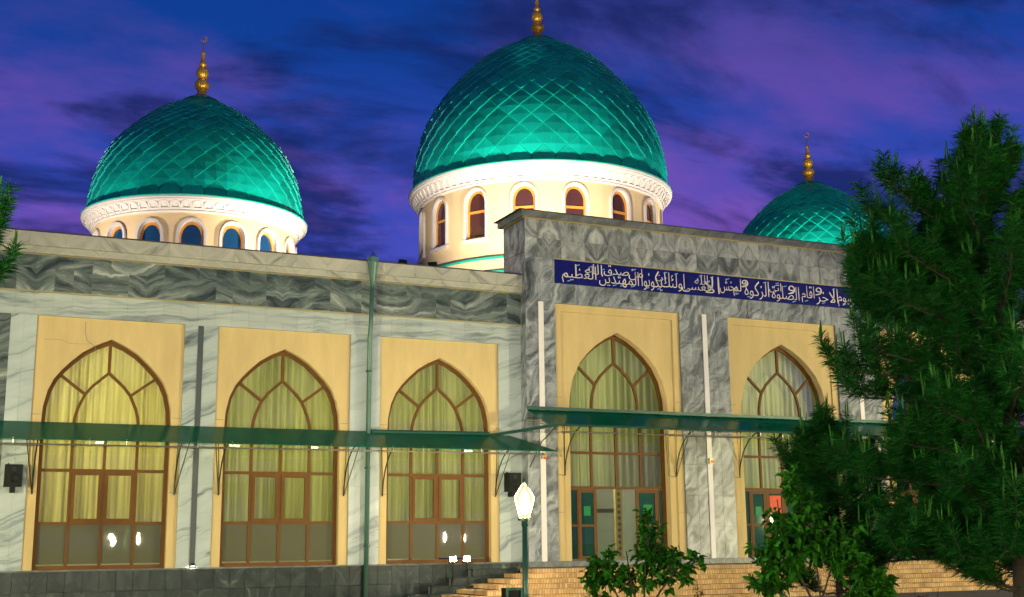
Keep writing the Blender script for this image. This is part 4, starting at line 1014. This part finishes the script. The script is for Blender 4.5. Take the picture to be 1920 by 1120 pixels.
for i, (x, y) in enumerate(((8.45, -33.0), (25.3, -33.0), (-9.0, -31.0), (39.0, -31.0), (-1.4, -21.5))):  # first two show in the panes; other three are added, unseen, for light
    t = thing('street_lamp', ['twin lantern lamp post on the plaza', 'twin lantern lamp post near the plaza middle', 'added twin lantern lamp post at the plaza edge', 'added twin lantern lamp post far along the plaza', 'added twin lantern lamp post out of view, lighting the trees'][i], 'street lamp', (x, y, GZ), 'twin lantern lamp posts on the plaza')
    G().tube([(x, y, GZ), (x, y, 1.30)], .06, 10).obj('post', MT['gmetal'], t)
    G().tube([(x - .62, y, .36), (x - .3, y, .22), (x, y, .22), (x + .3, y, .22), (x + .62, y, .36)], .03, 8).obj('arm', MT['gmetal'], t)
    for s in (-1, 1): lantern(t, x + s * .62, y, .42, 1.35, MT['bulb_far'])


def facade_flood(label, x, y, az, cut, side_cut, energy, z=1.4):  # unseen flood added to light the facade evenly
    """added box floodlight with barn doors: a hood that keeps the beam under the domes and a side flap that keeps it off the trees"""
    p = Vector((x, y, z)); t = thing('floodlight', label, 'floodlight', (x, y, GZ), 'added hooded facade floodlights')
    rz = (0, 0, az - math.pi / 2)       # local +Y points along the azimuth
    G().box(-.3, .3, -.35, -.08, -.2, .2).obj('flood_housing', MT['black'], t, loc=p, rot=rz)
    G().box(-2.6, 2.6, -.35, 1.0, cut, cut + .02).obj('flood_hood', MT['black'], t, loc=p, rot=rz)
    if side_cut: 
        sx, sy = side_cut; G().box(min(sx, sx + .02), max(sx, sx + .02), -.3, sy, -.6, cut - .005).obj('flood_flap', MT['black'], t, loc=p, rot=rz)
    G().tube([(x, y, GZ), (x, y, z - .2)], .06, 8).obj('post', MT['gmetal'], t)
    ld = bpy.data.lights.new('facade_flood', 'SPOT'); ld.energy = energy; ld.spot_size = R(150); ld.spot_blend = 0.4; ld.color = WARM; ld.shadow_soft_size = 0.05
    lo = bpy.data.objects.new('facade_flood', ld); COL.objects.link(lo); lo.parent = t; lo.location = p - t.location
    lo.rotation_euler = Vector((math.cos(az), math.sin(az), .03)).to_track_quat('-Z', 'Y').to_euler()


a_l = math.atan2(20, 22); rel = a_l - math.atan2(20, 40)      # flap direction: towards x = 27 on the facade
facade_flood('added hooded floodlight out of view at the wing end of the plaza', -13.0, -20.0, a_l, .25, (.55, .55 / math.tan(rel)), BEAM)
facade_flood('added hooded floodlight out of view at the far end of the plaza', 39.0, -24.0, math.atan2(24, -20), .25, None, BEAM * 1.45)

# ------------------------------------------------------------------ interior lights
def point(name, loc, energy, col, r=0.15):
    ld = bpy.data.lights.new(name, 'POINT'); ld.energy = energy; ld.color = col; ld.shadow_soft_size = r
    o = bpy.data.objects.new(name, ld); COL.objects.link(o); o.location = loc


for x, e in ((3.35, 260), (7.27, 120), (11.18, 120)): point('hall_light', (x, 2.6, 3.6), e, (1, .9, .55))
for x in (16.115, 21.45, 26.78): point('lobby_light', (x - .4, 2.0, 4.6), 110, (1, .95, .75)); point('lobby_light', (x - .3, 1.6, 2.2), 26, (.9, 1, .85), 0.08)

# ------------------------------------------------------------------ trees
def add_arrays(name, verts, faces, mat, parent, smooth=False):
    me = bpy.data.meshes.new(name); V = np.asarray(verts, dtype=np.float32); F = np.asarray(faces, dtype=np.int32); k = F.shape[1]
    me.vertices.add(len(V)); me.vertices.foreach_set('co', V.ravel())
    me.loops.add(F.size); me.loops.foreach_set('vertex_index', F.ravel())
    me.polygons.add(len(F)); me.polygons.foreach_set('loop_start', np.arange(0, F.size, k, dtype=np.int32)); me.polygons.foreach_set('loop_total', np.full(len(F), k, dtype=np.int32))
    me.update(calc_edges=True); me.materials.append(mat)
    return link(name, me, parent)


def unit(v): return v / np.maximum(1e-9, np.linalg.norm(v, axis=-1, keepdims=True))


def pine(label, base, height, env, n_limbs, needle_len, density, seed, azr=(0, 6.283), zlow=0.15, extra=(), group=None, nshoot=9):
    """env: list of (height above the base, crown radius)"""
    rg = np.random.default_rng(seed)
    root = thing('pine_tree', label, 'tree', base, group); B = np.array(base, float)
    eh = np.array([e[0] for e in env]); er = np.array([e[1] for e in env])
    tr = G(); pts = [tuple(B + np.array([.05 * math.sin(z * 1.3), .05 * math.cos(z), z])) for z in np.linspace(0, height, 12)]
    tr.tube(pts, .13 * height / 7, 8, .02); trunk = tr.obj('trunk', MT['bark'], root, smooth=True)
    limbs = G(); cand = G(); nv = []; nf = 0
    shoots = []
    def add_limb(h, az, L, rise, droop=0.0):
        d = np.array([math.cos(az), math.sin(az), 0.0]); P = []
        for u in np.linspace(0, 1, 8):
            P.append(B + np.array([0, 0, h]) + d * L * u + np.array([0, 0, L * (rise * u * 0.55 + rise * u ** 2.5 * .6) - droop * L * u * (1 - u)]) + rg.normal(0, .012, 3) * (u > 0))
        P = np.array(P); limbs.tube([tuple(p) for p in P], .028 * L / 1.8 + .008, 5, .006, cap=False)
        n = int(nshoot * L + 3)
        for q in range(n):
            u = 0.28 + 0.72 * (q + rg.random() * .9) / n; u = min(u, 1)
            i = min(6, int(u * 7)); p = P[i] + (P[i + 1] - P[i]) * (u * 7 - i); t = unit(P[i + 1] - P[i])
            side = np.cross(t, [0, 0, 1]); side = unit(side) * (1 if q % 2 else -1)
            dirn = unit(t * .7 + side * (.9 * rg.random() + .25) + np.array([0, 0, .35 + .7 * rg.random()]))
            l = (.22 + .38 * rg.random()) * (1.15 - .35 * u) * min(1.0, .5 + L / 2.2)
            if u > .97: dirn = unit(t * .6 + np.array([0, 0, .9])); l = .4
            shoots.append((p, dirn, l, h))
    for i in range(n_limbs):
        u = (i + .5) / n_limbs; h = height * (zlow + (0.985 - zlow) * u ** .9); az = (i * 2.39996 + rg.normal(0, .25)) % 6.283
        if not (azr[0] <= az <= azr[1]): continue
        Rr = float(np.interp(h, eh, er)) * (0.55 + .6 * rg.random())
        if Rr > .1: add_limb(max(.15, h - Rr * .35), az, Rr, .30 + .35 * u + .12 * rg.random())
    for (h, az, L, rise) in extra: add_limb(h, az, L, rise)
    shoots.append((B + np.array([0, 0, height - .3]), np.array([0, 0, 1.0]), .35, height))
    V = []; 
    for (p, d, l, h) in shoots:
        e1 = p + d * l * .7; up = unit(d * .55 + np.array([0, 0, .7])); e2 = e1 + up * l * .5
        limbs.tube([tuple(p), tuple(e1), tuple(e2)], .007, 4, .004, cap=False)
        n = int(density * (.6 + l)); 
        # needles spring from the outer part of the shoot, swept forward
        u = rg.random(n) ** .8; pos = np.where((u < .55)[:, None], p + (e1 - p) * (u / .55)[:, None], e1 + (e2 - e1) * ((u - .55) / .45)[:, None])
        ax = np.where((u < .55)[:, None], d, up)
        rnd = unit(rg.normal(0, 1, (n, 3))); rnd = rnd - ax * (rnd * ax).sum(1)[:, None]; rnd = unit(rnd)
        dd = unit(ax * (.25 + .75 * rg.random(n))[:, None] + rnd * .8 + np.array([0, 0, -.10]))
        ln = needle_len * (.75 + .4 * rg.random(n))[:, None]; w = np.cross(dd, rg.normal(0, 1, (n, 3))); w = unit(w) * .0034
        mid = pos + dd * ln * .55; tip = pos + dd * ln + np.array([0, 0, -.12]) * ln
        V.append(np.stack([pos - w, pos + w, mid + w, tip, mid - w], 1).reshape(-1, 3))
        if rg.random() < .5 and up[2] > .5:
            for c in range(1 + int(rg.random() * 3)):
                o_ = rg.normal(0, .03, 3); o_[2] = 0; a = e2 + o_ * .4; hh = (.10 + .16 * rg.random()) * (1 if c else 1.25)
                dn = unit(np.array([rg.normal(0, .09), rg.normal(0, .09), 1.0])); cand.tube([tuple(a), tuple(a + dn * hh * .5), tuple(a + dn * hh)], [.012, .011, .004], 5)
    V = np.concatenate(V); k = len(V) // 5; F = (np.arange(k) * 5)[:, None] + np.array([[0, 1, 2, 3, 4]])
    add_arrays('crown', V, F, MT['needle'], root)
    limbs.obj('limbs', MT['bark'], root)
    tag(cand.obj('young_shoots', MT['candle'], root), kind='stuff')
    return root


PB = (13.40, -15.55, GZ)
zz = lambda y: .49 + (1029 - y) / 143.0 - GZ
toward = lambda a: math.atan2(-f0.y * math.sin(a) - r0.y * math.cos(a), -f0.x * math.sin(a) - r0.x * math.cos(a))
env = [(zz(1085), 1.2), (zz(1000), 1.5), (zz(900), 1.6), (zz(800), 1.35), (zz(700), 1.25), (zz(600), 1.1), (zz(500), 1.1), (zz(420), 1.0), (zz(340), .75), (zz(290), .5), (zz(235), .2)]
L_ = math.atan2(-r0.y, -r0.x)      # azimuth pointing to the picture's left
extra = [(zz(735), L_ + .05, 2.4, .10), (zz(770), L_ - .12, 2.1, .06), (zz(720), L_ + .22, 2.1, .16), (zz(590), L_ - .1, 1.75, .30), (zz(560), L_ + .1, 1.65, .35), (zz(520), L_ - .2, 1.75, .3), (zz(605), L_ + .05, 1.95, .22), (zz(575), L_ - .25, 1.9, .22), (zz(630), L_ + .3, 1.9, .25), (zz(540), L_ + .02, 1.95, .18), (zz(620), L_ - .45, 1.9, .22), (zz(555), L_ + .5, 1.8, .25), (zz(650), L_ - .05, 1.9, .2), (zz(480), L_, 1.75, .35), (zz(445), L_ + .2, 1.6, .5),
         (zz(1062), L_ + .1, 2.1, .0), (zz(1068), L_ - .25, 2.0, -.02), (zz(1058), L_ + .45, 2.2, .02), (zz(1000), L_ - .2, 2.2, .04), (zz(925), L_, 2.4, .08), (zz(940), L_ + .25, 2.4, .08), (zz(880), L_ + .5, 2.1, .08), (zz(960), L_ + .9, 2.0, .06), (zz(830), L_ + .8, 2.0, .08), (zz(1010), L_ + 1.2, 2.0, .04), (zz(790), L_ + 1.3, 1.8, .08),
         (zz(1050), L_ + 1.6, 1.5, .0), (zz(1030), L_ + 1.9, 1.4, .02), (zz(1055), L_ + 1.1, 1.6, .0), (zz(985), L_ + 1.7, 1.5, .04), (zz(1045), L_ + 2.3, 1.5, .0), (zz(1065), L_ + .8, 1.8, .0), (zz(1000), L_ + 2.1, 1.5, .02)]
pine('large dark green pine filling the side of the view before the portal', PB, zz(212), env, 88, .19, 150, 5, extra=extra, zlow=.10, nshoot=10)
YB = (11.95, -13.55, GZ)
pine('shorter young pine standing between the big pine and the leafy tree', YB, 3.15, [(.3, .5), (1.0, .72), (1.7, .66), (2.2, .5), (2.7, .26), (3.1, .08)], 30, .17, 150, 9, zlow=.2, nshoot=10, extra=[(1.7, L_, .75, 1.1), (1.9, L_ + .4, .6, 1.3), (1.8, L_ + 2.9, .6, 1.2), (2.0, L_ - .6, .5, 1.3)])
pine('pine whose branch tips reach in before the wing roof', (-.47, -12.9, GZ), 5.35, [(3.2, .45), (3.9, .8), (4.6, .8), (5.0, .5), (5.35, .1)], 40, .16, 150, 21, zlow=.55, nshoot=11, extra=[(4.75, -.1, .95, .30), (4.15, .05, 1.0, .25), (4.5, .35, .9, .3)])


def leafy(label, base, stems, lumps, n_leaves, seed, leaf=.10, mat='leaf', name='leafy_tree', cat='tree', r=.02):
    rg = np.random.default_rng(seed); B = np.array(base, float); root = thing(name, label, cat, base)
    g = G()
    for P in stems: g.tube([tuple(B + np.array(p)) for p in P], r, 6, r * .35, cap=False)
    V = []
    for (c, rad, wgt) in lumps:
        c = B + np.array(c); rad = np.array(rad); m = int(n_leaves * wgt); nt = max(3, m // 14)
        tw = unit(rg.normal(0, 1, (nt, 3))) * (rg.random((nt, 1)) ** .45) * rad + c
        for q in tw:
            a = c + (q - c) * .25 - np.array([0, 0, rad[2] * .25]); g.tube([tuple(a), tuple((a + q) / 2 + rg.normal(0, .02, 3)), tuple(q)], r * .28, 4, r * .12, cap=False)
            n = 14; u = rg.random(n)[:, None] ** .6; pos = a + (q - a) * (.35 + .65 * u) + rg.normal(0, .02, (n, 3))
            d = unit(unit(q - a) * .5 + rg.normal(0, .7, (n, 3)) + np.array([0, 0, -.25])); nr = unit(rg.normal(0, .5, (n, 3)) + np.array([0, 0, 1.0]))
            s = unit(np.cross(d, nr)); nr = unit(np.cross(s, d)); l = leaf * (.6 + .7 * rg.random(n))[:, None]; w = l * .24
            b1 = pos + d * l * .3; b2 = pos + d * l * .7 - nr * l * .06; tip = pos + d * l - nr * l * .16
            V.append(np.stack([pos, b1 + s * w + nr * w * .35, b2 + s * w * .8 + nr * w * .25, tip, b2 - s * w * .8 + nr * w * .25, b1 - s * w + nr * w * .35], 1).reshape(-1, 3))
    g.obj('trunk', MT['bark'], root)
    V = np.concatenate(V); k = len(V) // 6; i0 = (np.arange(k) * 6)[:, None]
    F = np.concatenate([i0 + np.array([[0, 1, 2, 3]]), i0 + np.array([[0, 3, 4, 5]])])
    add_arrays('crown', V, F, MT[mat], root)
    return root


RX, RY = r0.x, r0.y
def lat(x, z, d=0.0): return (x * RX + d * f0.x, x * RY + d * f0.y, z)     # metres to the right, up, away, from the tree's base
s17 = 135.0
leafy('small leafy tree in front of the open doorway, its crown in two lobes', (8.95, -13.05, GZ),
      [[lat(0, 0), lat(.02, .5), lat(.05, 1.0), lat(.1, 1.6)], [lat(0, .1), lat(-.25, .5), lat(-.5, .9), lat(-.62, 1.2)], [lat(.02, .3), lat(.25, .7), lat(.5, 1.0), lat(.8, 1.15)], [lat(.0, .3), lat(-.15, .8), lat(-.2, 1.25)]],
      [(lat(-.5, .95), (.38, .35, .40), .30), (lat(.12, 1.35), (.26, .28, .55), .24), (lat(.42, 1.0), (.36, .35, .36), .22), (lat(-.05, .85, .1), (.4, .35, .3), .14), (lat(.72, 1.1), (.2, .2, .16), .04), (lat(-.62, .55), (.22, .2, .16), .06)], 2000, 3, .105)
leafy('taller leafy tree before the second doorway, left of the young pine', (10.45, -15.0, GZ),
      [[lat(0, 0), lat(.0, .5), lat(-.03, 1.0), lat(-.05, 1.7)], [lat(0, .2), lat(-.22, .5), lat(-.5, .7), lat(-.75, .85)], [lat(0, .35), lat(-.2, .8), lat(-.45, 1.3), lat(-.5, 1.9)], [lat(.28, -.0), lat(.36, .35), lat(.6, .7), lat(.75, 1.0)], [lat(0, .6), lat(.15, 1.0), lat(.2, 1.4)]],
      [(lat(-.5, 1.3), (.42, .4, .5), .30), (lat(-.1, 1.55), (.4, .4, .5), .22), (lat(.35, 1.2), (.4, .4, .45), .18), (lat(.7, .75), (.38, .35, .38), .18), (lat(-.62, .8), (.34, .3, .22), .07), (lat(-.3, 2.1), (.14, .14, .25), .05)], 3000, 8, .12)
leafy('thin dry weed sprouting before the stairs, right of the first leafy tree', (9.75, -13.2, GZ), [[lat(0, 0), lat(.02, .5), lat(.0, .85)], [lat(0, .3), lat(-.12, .6)], [lat(0, .4), lat(.1, .65)]],
      [(lat(0, .6), (.12, .1, .3), 1.0)], 70, 12, .06, 'weed', 'weed', 'plant', .008)
leafy('thin bare weed standing under the big pine before the stairs', (12.4, -14.6, GZ), [[lat(0, 0), lat(-.02, .4), lat(.0, .8)], [lat(0, .2), lat(.14, .6)], [lat(.3, 0), lat(.28, .5), lat(.34, .75)]],
      [(lat(.1, .55), (.2, .1, .25), 1.0)], 60, 13, .05, 'weed', 'weed', 'plant', .008)

SC.render.film_transparent = False
